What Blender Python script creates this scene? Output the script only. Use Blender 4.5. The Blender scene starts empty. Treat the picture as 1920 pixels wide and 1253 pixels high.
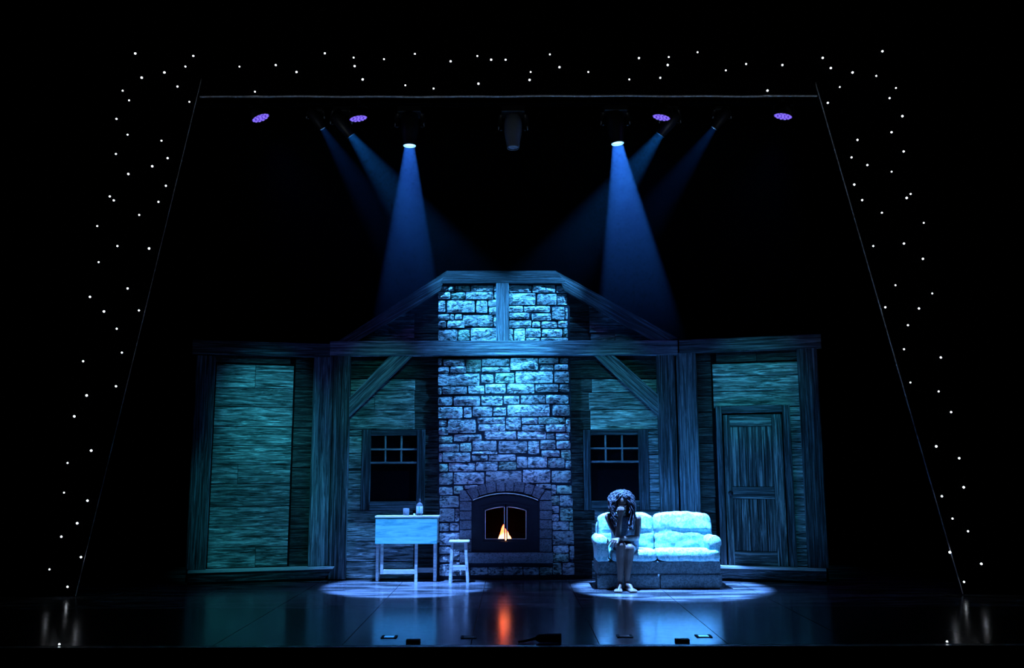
import bpy, bmesh, math, random
from mathutils import Vector, Matrix, noise
PI = math.pi
SC = bpy.context.scene
C = SC.collection
random.seed(7)

# ------------------------------------------------------------------ camera
F = 1650.0                      # focal length in pixels of the 1920 wide frame
EYE = 1.42                      # eye height above the stage floor
PITCH = math.atan((876 - 626.5) / F)
ROLL = math.radians(-0.15)
cd = bpy.data.cameras.new('camera')
cd.sensor_width = 36.0
cd.lens = 36.0 * F / 1920.0
cd.clip_end = 200
cam = bpy.data.objects.new('camera', cd)
C.objects.link(cam)
RC = Matrix.Rotation(PI / 2 + PITCH, 3, 'X') @ Matrix.Rotation(ROLL, 3, 'Z')
cam.matrix_world = Matrix.Translation((0, 0, EYE)) @ RC.to_4x4()
SC.camera = cam

# ------------------------------------------------------------------ world, colour management
w = bpy.data.worlds.new('dark_house')
SC.world = w
w.use_nodes = True
w.node_tree.nodes['Background'].inputs[0].default_value = (0, 0, 0, 1)
w.node_tree.nodes['Background'].inputs[1].default_value = 0.0
SC.view_settings.view_transform = 'Standard'
SC.view_settings.look = 'None'
SC.view_settings.gamma = 1.0
SC.view_settings.exposure = 0.0
SC.view_settings.use_curve_mapping = False
SC.cycles.max_bounces = 6
SC.cycles.diffuse_bounces = 2


def at(px, py, Y):
    """world point seen at a pixel, at depth Y"""
    d = RC @ Vector(((px - 960) / F, -(py - 626.5) / F, -1.0))
    return Vector((d.x * Y / d.y, Y, EYE + d.z * Y / d.y))


def ground(px, py):
    d = RC @ Vector(((px - 960) / F, -(py - 626.5) / F, -1.0))
    t = -EYE / d.z
    return Vector((d.x * t, d.y * t, 0))


YW = ground(960, 1086).y        # depth of the cabin's back wall
YP = ground(960, 1118).y        # depth of the star cloth portal
YL = YP + 0.47                  # depth of the lamp batten
YV = YP + 0.14                  # depth of the violet lamps' batten
YSOFA = ground(1236, 1105).y

# stage lamps that wash the set from over the audience, plus added chimney fills (spots without visible bodies: out of frame)
def spot(name, loc, target, power, col, half_deg, blend=0.4, radius=0.05):
    l = bpy.data.lights.new(name, 'SPOT')
    l.energy = power
    l.color = col
    l.spot_size = math.radians(half_deg * 2)
    l.spot_blend = blend
    l.shadow_soft_size = radius
    o = bpy.data.objects.new(name, l)
    C.objects.link(o)
    o.location = loc
    d = Vector(target) - Vector(loc)
    o.rotation_euler = d.to_track_quat('-Z', 'Y').to_euler()
    return o


TEAL = (0.10, 0.85, 0.80)
BLUE = (0.10, 0.50, 1.0)
spot('wash_lamp_left_flat', (-1.2, 3.2, 7.6), at(500, 765, 11.3), 3200, (0.045, 0.50, 0.68), 4.6, 1.0)
spot('wash_lamp_left_flat', (-1.2, 3.2, 7.6), at(490, 940, 11.3), 1700, (0.04, 0.52, 0.64), 6.0, 0.8)
spot('wash_lamp_left_post', (-0.8, 3.2, 7.6), at(606, 840, 11.4), 900, (0.03, 0.44, 0.62), 4.6, 1.0)
spot('wash_lamp_right_flat', (1.2, 3.2, 7.6), at(1418, 715, 11.2), 1900, (0.045, 0.52, 0.70), 4.6, 1.0)
spot('wash_lamp_right_flat', (1.2, 3.2, 7.6), at(1405, 900, 11.2), 900, (0.03, 0.42, 0.66), 7.5, 1.0)
spot('wash_lamp_left_bay', (-0.3, 3.2, 7.6), at(712, 750, YW), 1500, (0.045, 0.56, 0.60), 4.4, 1.0)
spot('wash_lamp_left_bay', (-0.3, 3.2, 7.6), at(680, 960, YW), 330, (0.03, 0.50, 0.56), 6.0, 1.0)
spot('wash_lamp_right_bay', (0.3, 3.2, 7.6), at(1150, 745, YW), 1600, (0.045, 0.56, 0.64), 4.4, 1.0)
spot('wash_lamp_right_post', (0.8, 3.2, 7.6), at(1290, 790, YW), 520, (0.03, 0.46, 0.62), 5.0, 1.0)
spot('wash_lamp_gable', (0.0, 3.2, 7.6), at(945, 620, YW), 330, (0.05, 0.45, 0.85), 7.5, 1.0)
spot('added_chimney_fill', (0.0, 3.2, 7.6), at(955, 705, YW), 4300, (0.07, 0.50, 1.0), 4.0, 1.0)  # added front fill, lifts the stones below the tie beam
spot('added_chimney_fill', (0.0, 3.2, 7.6), at(946, 800, YW), 2000, (0.08, 0.40, 1.0), 4.2, 1.0)  # second added fill, brightens the middle of the chimney
spot('wash_lamp_hearth', (0.0, 3.2, 7.6), at(946, 880, YW), 1900, (0.17, 0.27, 1.0), 5.8, 1.0)
# added unseen spots below the stage lip, only to light the portal hems
for i, x in enumerate((-2.9, -1.45, 0, 1.45, 2.9)):
    spot('added_hem_spot', (x, 5.5, -0.6), (x, YP, 5.75), 90, (0.75, 0.88, 1.0), 13, 0.8, 0.03)
spot('added_hem_spot', (-3.6, 5.5, -0.6), (-4.1, YP, 4.5), 30, (0.9, 0.9, 1.0), 20, 0.9, 0.03)
spot('added_hem_spot', (3.6, 5.5, -0.6), (4.1, YP, 4.4), 80, (0.7, 0.85, 1.0), 21, 0.9, 0.03)

# ------------------------------------------------------------------ materials
def newmat(name):
    m = bpy.data.materials.new(name)
    m.use_nodes = True
    nt = m.node_tree
    return m, nt, nt.nodes['Principled BSDF']


def plain(name, col, rough=0.6, metal=0.0, spec=0.5, noise_amt=0.0, nscale=20):
    m, nt, b = newmat(name)
    b.inputs['Base Color'].default_value = (*col, 1)
    b.inputs['Roughness'].default_value = rough
    b.inputs['Metallic'].default_value = metal
    b.inputs['Specular IOR Level'].default_value = spec
    if noise_amt:
        tc = nt.nodes.new('ShaderNodeTexCoord')
        n = nt.nodes.new('ShaderNodeTexNoise')
        n.inputs['Scale'].default_value = nscale
        n.inputs['Detail'].default_value = 4
        nt.links.new(tc.outputs['Object'], n.inputs['Vector'])
        r = nt.nodes.new('ShaderNodeValToRGB')
        r.color_ramp.elements[0].position = 0.3
        r.color_ramp.elements[1].position = 0.7
        r.color_ramp.elements[0].color = (*[c * (1 - noise_amt) for c in col], 1)
        r.color_ramp.elements[1].color = (*[min(1, c * (1 + noise_amt)) for c in col], 1)
        nt.links.new(n.outputs['Fac'], r.inputs['Fac'])
        nt.links.new(r.outputs['Color'], b.inputs['Base Color'])
    return m


def emit(name, col, strength):
    m, nt, b = newmat(name)
    b.inputs['Base Color'].default_value = (0, 0, 0, 1)
    b.inputs['Emission Color'].default_value = (*col, 1)
    b.inputs['Emission Strength'].default_value = strength
    return m


def seeded_coord(nt, scale):
    tc = nt.nodes.new('ShaderNodeTexCoord')
    oi = nt.nodes.new('ShaderNodeObjectInfo')
    mu = nt.nodes.new('ShaderNodeMath'); mu.operation = 'MULTIPLY'
    mu.inputs[1].default_value = 97.0
    nt.links.new(oi.outputs['Random'], mu.inputs[0])
    ad = nt.nodes.new('ShaderNodeVectorMath'); ad.operation = 'ADD'
    nt.links.new(tc.outputs['Object'], ad.inputs[0])
    nt.links.new(mu.outputs[0], ad.inputs[1])
    mp = nt.nodes.new('ShaderNodeMapping')
    mp.inputs['Scale'].default_value = scale
    nt.links.new(ad.outputs[0], mp.inputs['Vector'])
    return mp, oi


def wood(name, dark, mid, light, across=26, along=2.0, p=(0.38, 0.51, 0.65), bump=0.5, rough=0.75, var=0.35):
    """weathered, scenic-painted timber; grain runs along local X"""
    m, nt, b = newmat(name)
    mp, oi = seeded_coord(nt, (along, 6, across))
    n1 = nt.nodes.new('ShaderNodeTexNoise')
    n1.inputs['Scale'].default_value = 1.6
    n1.inputs['Detail'].default_value = 7
    n1.inputs['Roughness'].default_value = 0.68
    n1.inputs['Distortion'].default_value = 0.9
    nt.links.new(mp.outputs[0], n1.inputs['Vector'])
    r = nt.nodes.new('ShaderNodeValToRGB')
    e = r.color_ramp.elements
    e[0].position = p[0]; e[0].color = (*dark, 1)
    e[1].position = p[2]; e[1].color = (*light, 1)
    k = e.new(p[1]); k.color = (*mid, 1)
    nt.links.new(n1.outputs['Fac'], r.inputs['Fac'])
    # piece to piece variation
    ma = nt.nodes.new('ShaderNodeMapRange')
    ma.inputs['To Min'].default_value = 1 - var
    ma.inputs['To Max'].default_value = 1 + var
    nt.links.new(oi.outputs['Random'], ma.inputs['Value'])
    mx = nt.nodes.new('ShaderNodeMix'); mx.data_type = 'RGBA'; mx.blend_type = 'MULTIPLY'
    mx.inputs['Factor'].default_value = 1
    nt.links.new(r.outputs['Color'], mx.inputs[6])
    nt.links.new(ma.outputs[0], mx.inputs[7])
    nt.links.new(mx.outputs[2], b.inputs['Base Color'])
    bp = nt.nodes.new('ShaderNodeBump')
    bp.inputs['Strength'].default_value = bump
    bp.inputs['Distance'].default_value = 0.02
    nt.links.new(n1.outputs['Fac'], bp.inputs['Height'])
    nt.links.new(bp.outputs[0], b.inputs['Normal'])
    b.inputs['Roughness'].default_value = rough
    b.inputs['Specular IOR Level'].default_value = 0.2
    return m


def stone_mat(name, dark, mid, light, scale=9, bump=0.9, p=(0.36, 0.48, 0.66)):
    m, nt, b = newmat(name)
    mp, oi = seeded_coord(nt, (1, 1, 2.0))
    n1 = nt.nodes.new('ShaderNodeTexNoise')
    n1.inputs['Scale'].default_value = scale
    n1.inputs['Detail'].default_value = 6
    n1.inputs['Roughness'].default_value = 0.6
    n1.inputs['Distortion'].default_value = 1.4
    nt.links.new(mp.outputs[0], n1.inputs['Vector'])
    # chiselled ridges: |noise-0.5| gives creases
    n2 = nt.nodes.new('ShaderNodeTexNoise')
    n2.inputs['Scale'].default_value = scale * 1.1
    n2.inputs['Detail'].default_value = 3
    n2.inputs['Distortion'].default_value = 0.8
    nt.links.new(mp.outputs[0], n2.inputs['Vector'])
    s = nt.nodes.new('ShaderNodeMath'); s.operation = 'SUBTRACT'; s.inputs[1].default_value = 0.5
    nt.links.new(n2.outputs['Fac'], s.inputs[0])
    a = nt.nodes.new('ShaderNodeMath'); a.operation = 'ABSOLUTE'
    nt.links.new(s.outputs[0], a.inputs[0])
    a2 = nt.nodes.new('ShaderNodeMath'); a2.operation = 'MULTIPLY_ADD'
    a2.inputs[1].default_value = -1.4; a2.inputs[2].default_value = 0.16
    nt.links.new(a.outputs[0], a2.inputs[0])
    sm = nt.nodes.new('ShaderNodeMath'); sm.operation = 'ADD'
    nt.links.new(n1.outputs['Fac'], sm.inputs[0]); nt.links.new(a2.outputs[0], sm.inputs[1])
    r = nt.nodes.new('ShaderNodeValToRGB')
    e = r.color_ramp.elements
    e[0].position = p[0]; e[0].color = (*dark, 1)
    e[1].position = p[2]; e[1].color = (*light, 1)
    k = e.new(p[1]); k.color = (*mid, 1)
    nt.links.new(sm.outputs[0], r.inputs['Fac'])
    hs = nt.nodes.new('ShaderNodeMapRange')
    hs.inputs['To Min'].default_value = 0.65; hs.inputs['To Max'].default_value = 1.2
    nt.links.new(oi.outputs['Random'], hs.inputs['Value'])
    mx = nt.nodes.new('ShaderNodeMix'); mx.data_type = 'RGBA'; mx.blend_type = 'MULTIPLY'
    mx.inputs['Factor'].default_value = 1
    nt.links.new(r.outputs['Color'], mx.inputs[6]); nt.links.new(hs.outputs[0], mx.inputs[7])
    nt.links.new(mx.outputs[2], b.inputs['Base Color'])
    bp = nt.nodes.new('ShaderNodeBump')
    bp.inputs['Strength'].default_value = bump
    bp.inputs['Distance'].default_value = 0.03
    nt.links.new(sm.outputs[0], bp.inputs['Height'])
    nt.links.new(bp.outputs[0], b.inputs['Normal'])
    b.inputs['Roughness'].default_value = 0.85
    b.inputs['Specular IOR Level'].default_value = 0.2
    return m


def floor_mat(name, lo, hi, rough):
    m, nt, b = newmat(name)
    tc = nt.nodes.new('ShaderNodeTexCoord')
    mp = nt.nodes.new('ShaderNodeMapping')
    mp.inputs['Scale'].default_value = (0.9, 5.0, 1)
    nt.links.new(tc.outputs['Object'], mp.inputs['Vector'])
    n = nt.nodes.new('ShaderNodeTexNoise')
    n.inputs['Scale'].default_value = 1.5; n.inputs['Detail'].default_value = 3
    n.inputs['Roughness'].default_value = 0.45; n.inputs['Distortion'].default_value = 0.7
    nt.links.new(mp.outputs[0], n.inputs['Vector'])
    r = nt.nodes.new('ShaderNodeValToRGB')
    e = r.color_ramp.elements
    e[0].position = 0.42; e[0].color = (*lo, 1)
    e[1].position = 0.60; e[1].color = (*hi, 1)
    nt.links.new(n.outputs['Fac'], r.inputs['Fac'])
    nt.links.new(r.outputs['Color'], b.inputs['Base Color'])
    n2 = nt.nodes.new('ShaderNodeTexNoise')
    n2.inputs['Scale'].default_value = 14; n2.inputs['Detail'].default_value = 5
    nt.links.new(tc.outputs['Object'], n2.inputs['Vector'])
    mr = nt.nodes.new('ShaderNodeMapRange')
    mr.inputs['To Min'].default_value = rough * 0.75; mr.inputs['To Max'].default_value = rough * 1.3
    nt.links.new(n2.outputs['Fac'], mr.inputs['Value'])
    nt.links.new(mr.outputs[0], b.inputs['Roughness'])
    b.inputs['Specular IOR Level'].default_value = 0.5
    b.inputs['IOR'].default_value = 2.4
    return m


M = {}
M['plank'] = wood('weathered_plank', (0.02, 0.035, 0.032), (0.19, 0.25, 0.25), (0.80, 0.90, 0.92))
M['plank_shadow'] = wood('painted_shadow_plank', (0.006, 0.008, 0.008), (0.028, 0.036, 0.034), (0.13, 0.15, 0.14))  # shadow bands beside chimney and under beams, put into the board colour
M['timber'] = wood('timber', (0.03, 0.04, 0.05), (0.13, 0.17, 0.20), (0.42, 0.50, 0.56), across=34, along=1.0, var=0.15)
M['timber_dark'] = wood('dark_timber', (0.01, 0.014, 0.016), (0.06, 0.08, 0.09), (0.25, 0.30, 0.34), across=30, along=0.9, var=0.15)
M['door'] = wood('door_wood', (0.012, 0.016, 0.018), (0.075, 0.10, 0.105), (0.42, 0.50, 0.50), across=22, along=0.8, var=0.3)
M['ledge'] = wood('ledge_highlight_wood', (0.5, 0.55, 0.6), (0.75, 0.78, 0.80), (0.90, 0.92, 0.94), across=30, along=0.8, var=0.1)  # nosing colour paled to carry the highlight along the ledge
M['casing'] = wood('casing_wood', (0.006, 0.009, 0.011), (0.03, 0.042, 0.05), (0.13, 0.16, 0.19), across=30, along=0.9, var=0.15)
M['muntin'] = wood('muntin_wood', (0.10, 0.12, 0.13), (0.18, 0.21, 0.23), (0.30, 0.34, 0.36), across=30, along=0.9, var=0.1)
M['backing'] = plain('black_backing', (0.004, 0.005, 0.006), 0.9, spec=0.0)
M['core'] = plain('mortar', (0.03, 0.036, 0.05), 0.95, spec=0.0)
M['stone'] = stone_mat('rubble_stone', (0.05, 0.06, 0.075), (0.27, 0.29, 0.31), (0.86, 0.88, 0.90))
M['stone_green'] = stone_mat('mossy_stone', (0.05, 0.07, 0.06), (0.20, 0.28, 0.23), (0.70, 0.88, 0.75))
M['block'] = stone_mat('dressed_block', (0.055, 0.055, 0.065), (0.14, 0.14, 0.16), (0.26, 0.27, 0.30), scale=34, bump=0.3)
M['iron'] = plain('black_iron', (0.012, 0.013, 0.02), 0.45, spec=0.4, noise_amt=0.3, nscale=60)
M['soot'] = plain('soot', (0.003, 0.003, 0.003), 0.95, spec=0)
M['brass'] = plain('brass_trim', (0.95, 0.90, 0.80), 0.4, 0.0)
M['velvet'] = plain('black_velvet', (0.0012, 0.0012, 0.0014), 1.0, spec=0.0)
M['hem'] = plain('grey_hem_tape', (0.55, 0.58, 0.62), 0.9, spec=0.1, noise_amt=0.35, nscale=30)
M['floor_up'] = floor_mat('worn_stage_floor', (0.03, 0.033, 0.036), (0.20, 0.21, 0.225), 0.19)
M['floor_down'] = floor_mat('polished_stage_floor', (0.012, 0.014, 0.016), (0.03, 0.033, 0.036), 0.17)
M['lip'] = plain('stage_lip_metal', (0.42, 0.45, 0.46), 0.38, 0.8, noise_amt=0.5, nscale=9)
M['black'] = plain('matt_black', (0.008, 0.008, 0.009), 0.6, spec=0.3)
M['lampbody'] = plain('lamp_black', (0.006, 0.0065, 0.0075), 0.45, spec=0.5)
M['white_paint'] = wood('pale_painted_wood', (0.42, 0.44, 0.44), (0.62, 0.64, 0.64), (0.80, 0.82, 0.82), across=14, along=1.2, bump=0.08, rough=0.55, var=0.05)
M['aqua'] = wood('aqua_painted_wood', (0.10, 0.42, 0.42), (0.20, 0.62, 0.60), (0.30, 0.74, 0.70), across=10, along=1.4, bump=0.06, rough=0.5, var=0.03)
M['under'] = wood('bare_underside_wood', (0.14, 0.15, 0.16), (0.22, 0.23, 0.24), (0.32, 0.33, 0.34), across=20, bump=0.1, var=0.1)

# ------------------------------------------------------------------ helpers
def link(name, me, mat, parent=None, smooth=False):
    o = bpy.data.objects.new(name, me)
    C.objects.link(o)
    if mat is not None and not me.materials:
        me.materials.append(M[mat] if isinstance(mat, str) else mat)
    if smooth:
        for p in me.polygons:
            p.use_smooth = True
    if parent is not None:
        o.parent = parent
    return o


def from_world(name, verts, faces, mat, parent=None, smooth=False):
    """verts in world space; stored relative to the parent's base (parents are only moved, never turned)"""
    off = parent.location if parent is not None else Vector((0, 0, 0))
    g = parent.parent if parent is not None else None
    while g is not None:
        off = off + g.location; g = g.parent
    me = bpy.data.meshes.new(name)
    me.from_pydata([tuple(Vector(v) - off) for v in verts], [], faces)
    me.validate()
    return link(name, me, mat, parent, smooth)


def tag(o, label=None, cat=None, group=None, kind=None):
    if label: o['label'] = label
    if cat: o['category'] = cat
    if group: o['group'] = group
    if kind: o['kind'] = kind
    return o


def thing(name, loc, label, cat, group=None):
    o = bpy.data.objects.new(name, None)
    C.objects.link(o)
    o.location = loc
    o.empty_display_size = 0.1
    return tag(o, label, cat, group)


def box_data(x0, x1, y0, y1, z0, z1, ch=0.0):
    """box with its front (-Y side, y0) face chamfered by ch"""
    v = [(x0, y1, z0), (x1, y1, z0), (x1, y1, z1), (x0, y1, z1)]
    if ch:
        ym = y0 + ch
        v += [(x0, ym, z0), (x1, ym, z0), (x1, ym, z1), (x0, ym, z1)]
        v += [(x0 + ch, y0, z0 + ch), (x1 - ch, y0, z0 + ch), (x1 - ch, y0, z1 - ch), (x0 + ch, y0, z1 - ch)]
        f = [(0, 3, 2, 1), (0, 1, 5, 4), (1, 2, 6, 5), (2, 3, 7, 6), (3, 0, 4, 7),
             (4, 5, 9, 8), (5, 6, 10, 9), (6, 7, 11, 10), (7, 4, 8, 11), (8, 9, 10, 11)]
    else:
        v += [(x0, y0, z0), (x1, y0, z0), (x1, y0, z1), (x0, y0, z1)]
        f = [(0, 3, 2, 1), (0, 1, 5, 4), (1, 2, 6, 5), (2, 3, 7, 6), (3, 0, 4, 7), (4, 5, 6, 7)]
    return v, f


def wbox(name, x0, x1, y0, y1, z0, z1, mat, parent=None, bev=0.0):
    """world axis box; bev rounds every edge"""
    v, f = box_data(x0, x1, y0, y1, z0, z1)
    o = from_world(name, v, f, mat, parent)
    if bev:
        b = o.modifiers.new('bevel', 'BEVEL'); b.width = bev; b.segments = 2; b.limit_method = 'NONE'
    return o


class Plane:
    """vertical plane through point p running along ex (unit, horizontal); n points away from the audience"""
    def __init__(s, p, ex):
        s.p = Vector(p); s.ex = Vector(ex).normalized(); s.ez = Vector((0, 0, 1))
        s.n = s.ez.cross(s.ex).normalized()

    def uv(s, px, py, off=0.0):
        d = RC @ Vector(((px - 960) / F, -(py - 626.5) / F, -1.0))
        o = Vector((0, 0, EYE))
        q = s.p - s.n * off
        t = (q - o).dot(s.n) / d.dot(s.n)
        h = o + d * t
        return (h - q).dot(s.ex), h.z

    def rect(s, x0, y0, x1, y1, off=0.0):
        xm, ym = (x0 + x1) / 2, (y0 + y1) / 2
        return s.uv(x0, ym, off)[0], s.uv(x1, ym, off)[0], s.uv(xm, y1, off)[1], s.uv(xm, y0, off)[1]

    def pt(s, u, z, off=0.0):
        return s.p + s.ex * u + Vector((0, 0, z)) - s.n * off


def piece(name, pl, u0, u1, z0, z1, mat, parent, front, back=0.0, ch=0.004, vertical=False):
    """board in plane pl from back to front offset; local X runs along the grain"""
    if u1 < u0: u0, u1 = u1, u0
    L, W = (z1 - z0, u1 - u0) if vertical else (u1 - u0, z1 - z0)
    T = front - back
    v, f = box_data(0, L, -T, 0, 0, W, min(ch, T * 0.5, W * 0.3))
    me = bpy.data.meshes.new(name)
    me.from_pydata(v, [], f)
    o = link(name, me, mat, parent)
    if vertical:
        ex, ez, org = Vector((0, 0, 1)), -pl.ex, pl.pt(u1, z0, back)
    else:
        ex, ez, org = pl.ex, Vector((0, 0, 1)), pl.pt(u0, z0, back)
    n = ez.cross(ex)
    m = Matrix((ex, n, ez)).transposed().to_4x4()
    m.translation = org - (parent.location if parent else Vector((0, 0, 0)))
    o.matrix_local = m
    return o


def slanted(name, pl, poly_uz, mat, parent, front, back, axis):
    """prism whose outline poly_uz lies in plane pl; local X along axis (du, dz)"""
    a = Vector(axis).normalized()
    ex = (pl.ex * a.x + Vector((0, 0, 1)) * a.y).normalized()
    ez = (pl.ex * -a.y + Vector((0, 0, 1)) * a.x).normalized()
    n = ez.cross(ex)
    org = pl.pt(poly_uz[0][0], poly_uz[0][1], back)
    R = Matrix((ex, n, ez)).transposed().to_4x4(); R.translation = org
    Ri = R.inverted()
    V = [Ri @ pl.pt(u, z, front) for u, z in poly_uz] + [Ri @ pl.pt(u, z, back) for u, z in poly_uz]
    k = len(poly_uz)
    fs = [tuple(range(k)), tuple(range(2 * k - 1, k - 1, -1))] + [(i, k + i, k + (i + 1) % k, (i + 1) % k) for i in range(k)]
    me = bpy.data.meshes.new(name)
    me.from_pydata([tuple(v) for v in V], [], fs)
    bm = bmesh.new(); bm.from_mesh(me); bmesh.ops.recalc_face_normals(bm, faces=bm.faces); bm.to_mesh(me); bm.free()
    o = link(name, me, mat, parent)
    R.translation = org - (parent.location if parent else Vector((0, 0, 0)))
    o.matrix_local = R
    return o


def tube(points, radius, sides=8, closed=False):
    """verts, faces of a tube along points; radius number or list"""
    pts = [Vector(p) for p in points]
    n = len(pts)
    rs = radius if isinstance(radius, (list, tuple)) else [radius] * n
    V, Fc = [], []
    up = None
    for i, p in enumerate(pts):
        if closed:
            t = (pts[(i + 1) % n] - pts[i - 1]).normalized()
        else:
            t = (pts[min(i + 1, n - 1)] - pts[max(i - 1, 0)]).normalized()
        if up is None:
            up = Vector((0, 0, 1)) if abs(t.z) < 0.9 else Vector((0, 1, 0))
        a = t.cross(up)
        if a.length < 1e-5: a = t.cross(Vector((1, 0.3, 0)))
        a.normalize(); b = t.cross(a).normalized(); up = -b if up.dot(-b) > 0 else b
        a = t.cross(up).normalized()
        for k in range(sides):
            g = 2 * PI * k / sides
            V.append(p + a * math.cos(g) * rs[i] + up * math.sin(g) * rs[i])
    m = n if closed else n - 1
    for i in range(m):
        j = (i + 1) % n
        for k in range(sides):
            q = (k + 1) % sides
            Fc.append((i * sides + k, j * sides + k, j * sides + q, i * sides + q))
    if not closed:
        Fc.append(tuple(range(sides - 1, -1, -1)))
        Fc.append(tuple(range((n - 1) * sides, n * sides)))
    return V, Fc


def lathe(profile, seg=24, caps=True):
    """profile of (r, z), revolved round Z"""
    V, Fc = [], []
    for r, z in profile:
        for k in range(seg):
            a = 2 * PI * k / seg
            V.append(Vector((r * math.cos(a), r * math.sin(a), z)))
    for i in range(len(profile) - 1):
        for k in range(seg):
            q = (k + 1) % seg
            Fc.append((i * seg + k, i * seg + q, (i + 1) * seg + q, (i + 1) * seg + k))
    if caps:
        Fc.append(tuple(range(seg - 1, -1, -1)))
        Fc.append(tuple(range((len(profile) - 1) * seg, len(profile) * seg)))
    return V, Fc


def merge(*parts):
    V, Fc = [], []
    for v, f in parts:
        o = len(V)
        V += [Vector(p) for p in v]
        Fc += [tuple(i + o for i in q) for q in f]
    return V, Fc


def xf(data, mat):
    return [mat @ Vector(v) for v in data[0]], data[1]


# ------------------------------------------------------------------ the stage
def stage():
    fl = tag(wbox('floor', -9, 9, 7.33, 13.2, -0.06, -0.012, 'black'), kind='structure')
    xs = [-8.66 + 1.04 * k for k in range(18)]
    ys = [7.40, 9.29, 10.6, 13.1]
    g = 0.0035
    for j in range(3):
        for i in range(17):
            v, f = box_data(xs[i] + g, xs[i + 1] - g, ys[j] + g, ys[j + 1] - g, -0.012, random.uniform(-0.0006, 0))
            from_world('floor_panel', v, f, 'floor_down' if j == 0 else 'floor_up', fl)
    tag(wbox('trim_3', -8.6, 8.6, 7.32, 7.395, -0.05, 0.001, 'lip', bev=0.006), kind='structure')
    tag(wbox('wall_front', -9, 9, 7.335, 7.40, -1.3, -0.055, 'velvet'), kind='structure')
    tag(wbox('wall_rear', -9, 9, 13.2, 13.25, -0.05, 9, 'velvet'), kind='structure')


stage()

# ------------------------------------------------------------------ cabin set
PB = Plane((0, YW, 0), (1, 0, 0))
jl = at(620, 860, YW - 0.02); ol = at(362, 860, YW * 0.962)
PL = Plane((jl.x, jl.y, 0), Vector((jl.x - ol.x, jl.y - ol.y, 0)))
jr = at(1272, 860, YW - 0.02); orr = at(1540, 860, YW * 0.955)
PR = Plane((jr.x, jr.y, 0), Vector((orr.x - jr.x, orr.y - jr.y, 0)))


def planks(pl, parent, x0, x1, y0, y1, row, mat, off=0.02, jag0=0.0, jag1=0.0, hole=None, clip=None, phase=0.0):
    """courses of boards between pixel bounds on plane pl; each course one or two boards"""
    u0, u1, z0, z1 = pl.rect(x0, y0, x1, y1, off)
    rh = row * YW / F
    z = z0
    while z < z1 - 0.02:
        zt = min(z + rh * random.uniform(0.9, 1.1), z1)
        if z1 - zt < rh * 0.4: zt = z1
        if hole:
            for hz in hole[2:]:
                if z + 0.005 < hz < zt + 0.05: zt = hz
        a, b = u0 + random.uniform(-jag0, jag0), u1 + random.uniform(-jag1, jag1)
        if clip: a, b = clip(a, b, zt)
        spans = [(a, b)]
        if hole:
            h0, h1, hz0, hz1 = hole
            if zt > hz0 + 0.002 and z < hz1 - 0.002:
                spans = [(a, min(b, h0)), (max(a, h1), b)]
        for s0, s1 in spans:
            if s1 - s0 < 0.03: continue
            cuts = [s0, s1]
            if s1 - s0 > 0.5 and random.random() < 0.25:
                cuts.insert(1, s0 + (s1 - s0) * random.uniform(0.3, 0.7))
            for c0, c1 in zip(cuts, cuts[1:]):
                t = off + random.uniform(-0.004, 0.006)
                piece('plank', pl, c0 + 0.002, c1 - 0.002, z + 0.004, zt - 0.004, mat, parent, t, 0.0, 0.005)
        z = zt
    return


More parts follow.
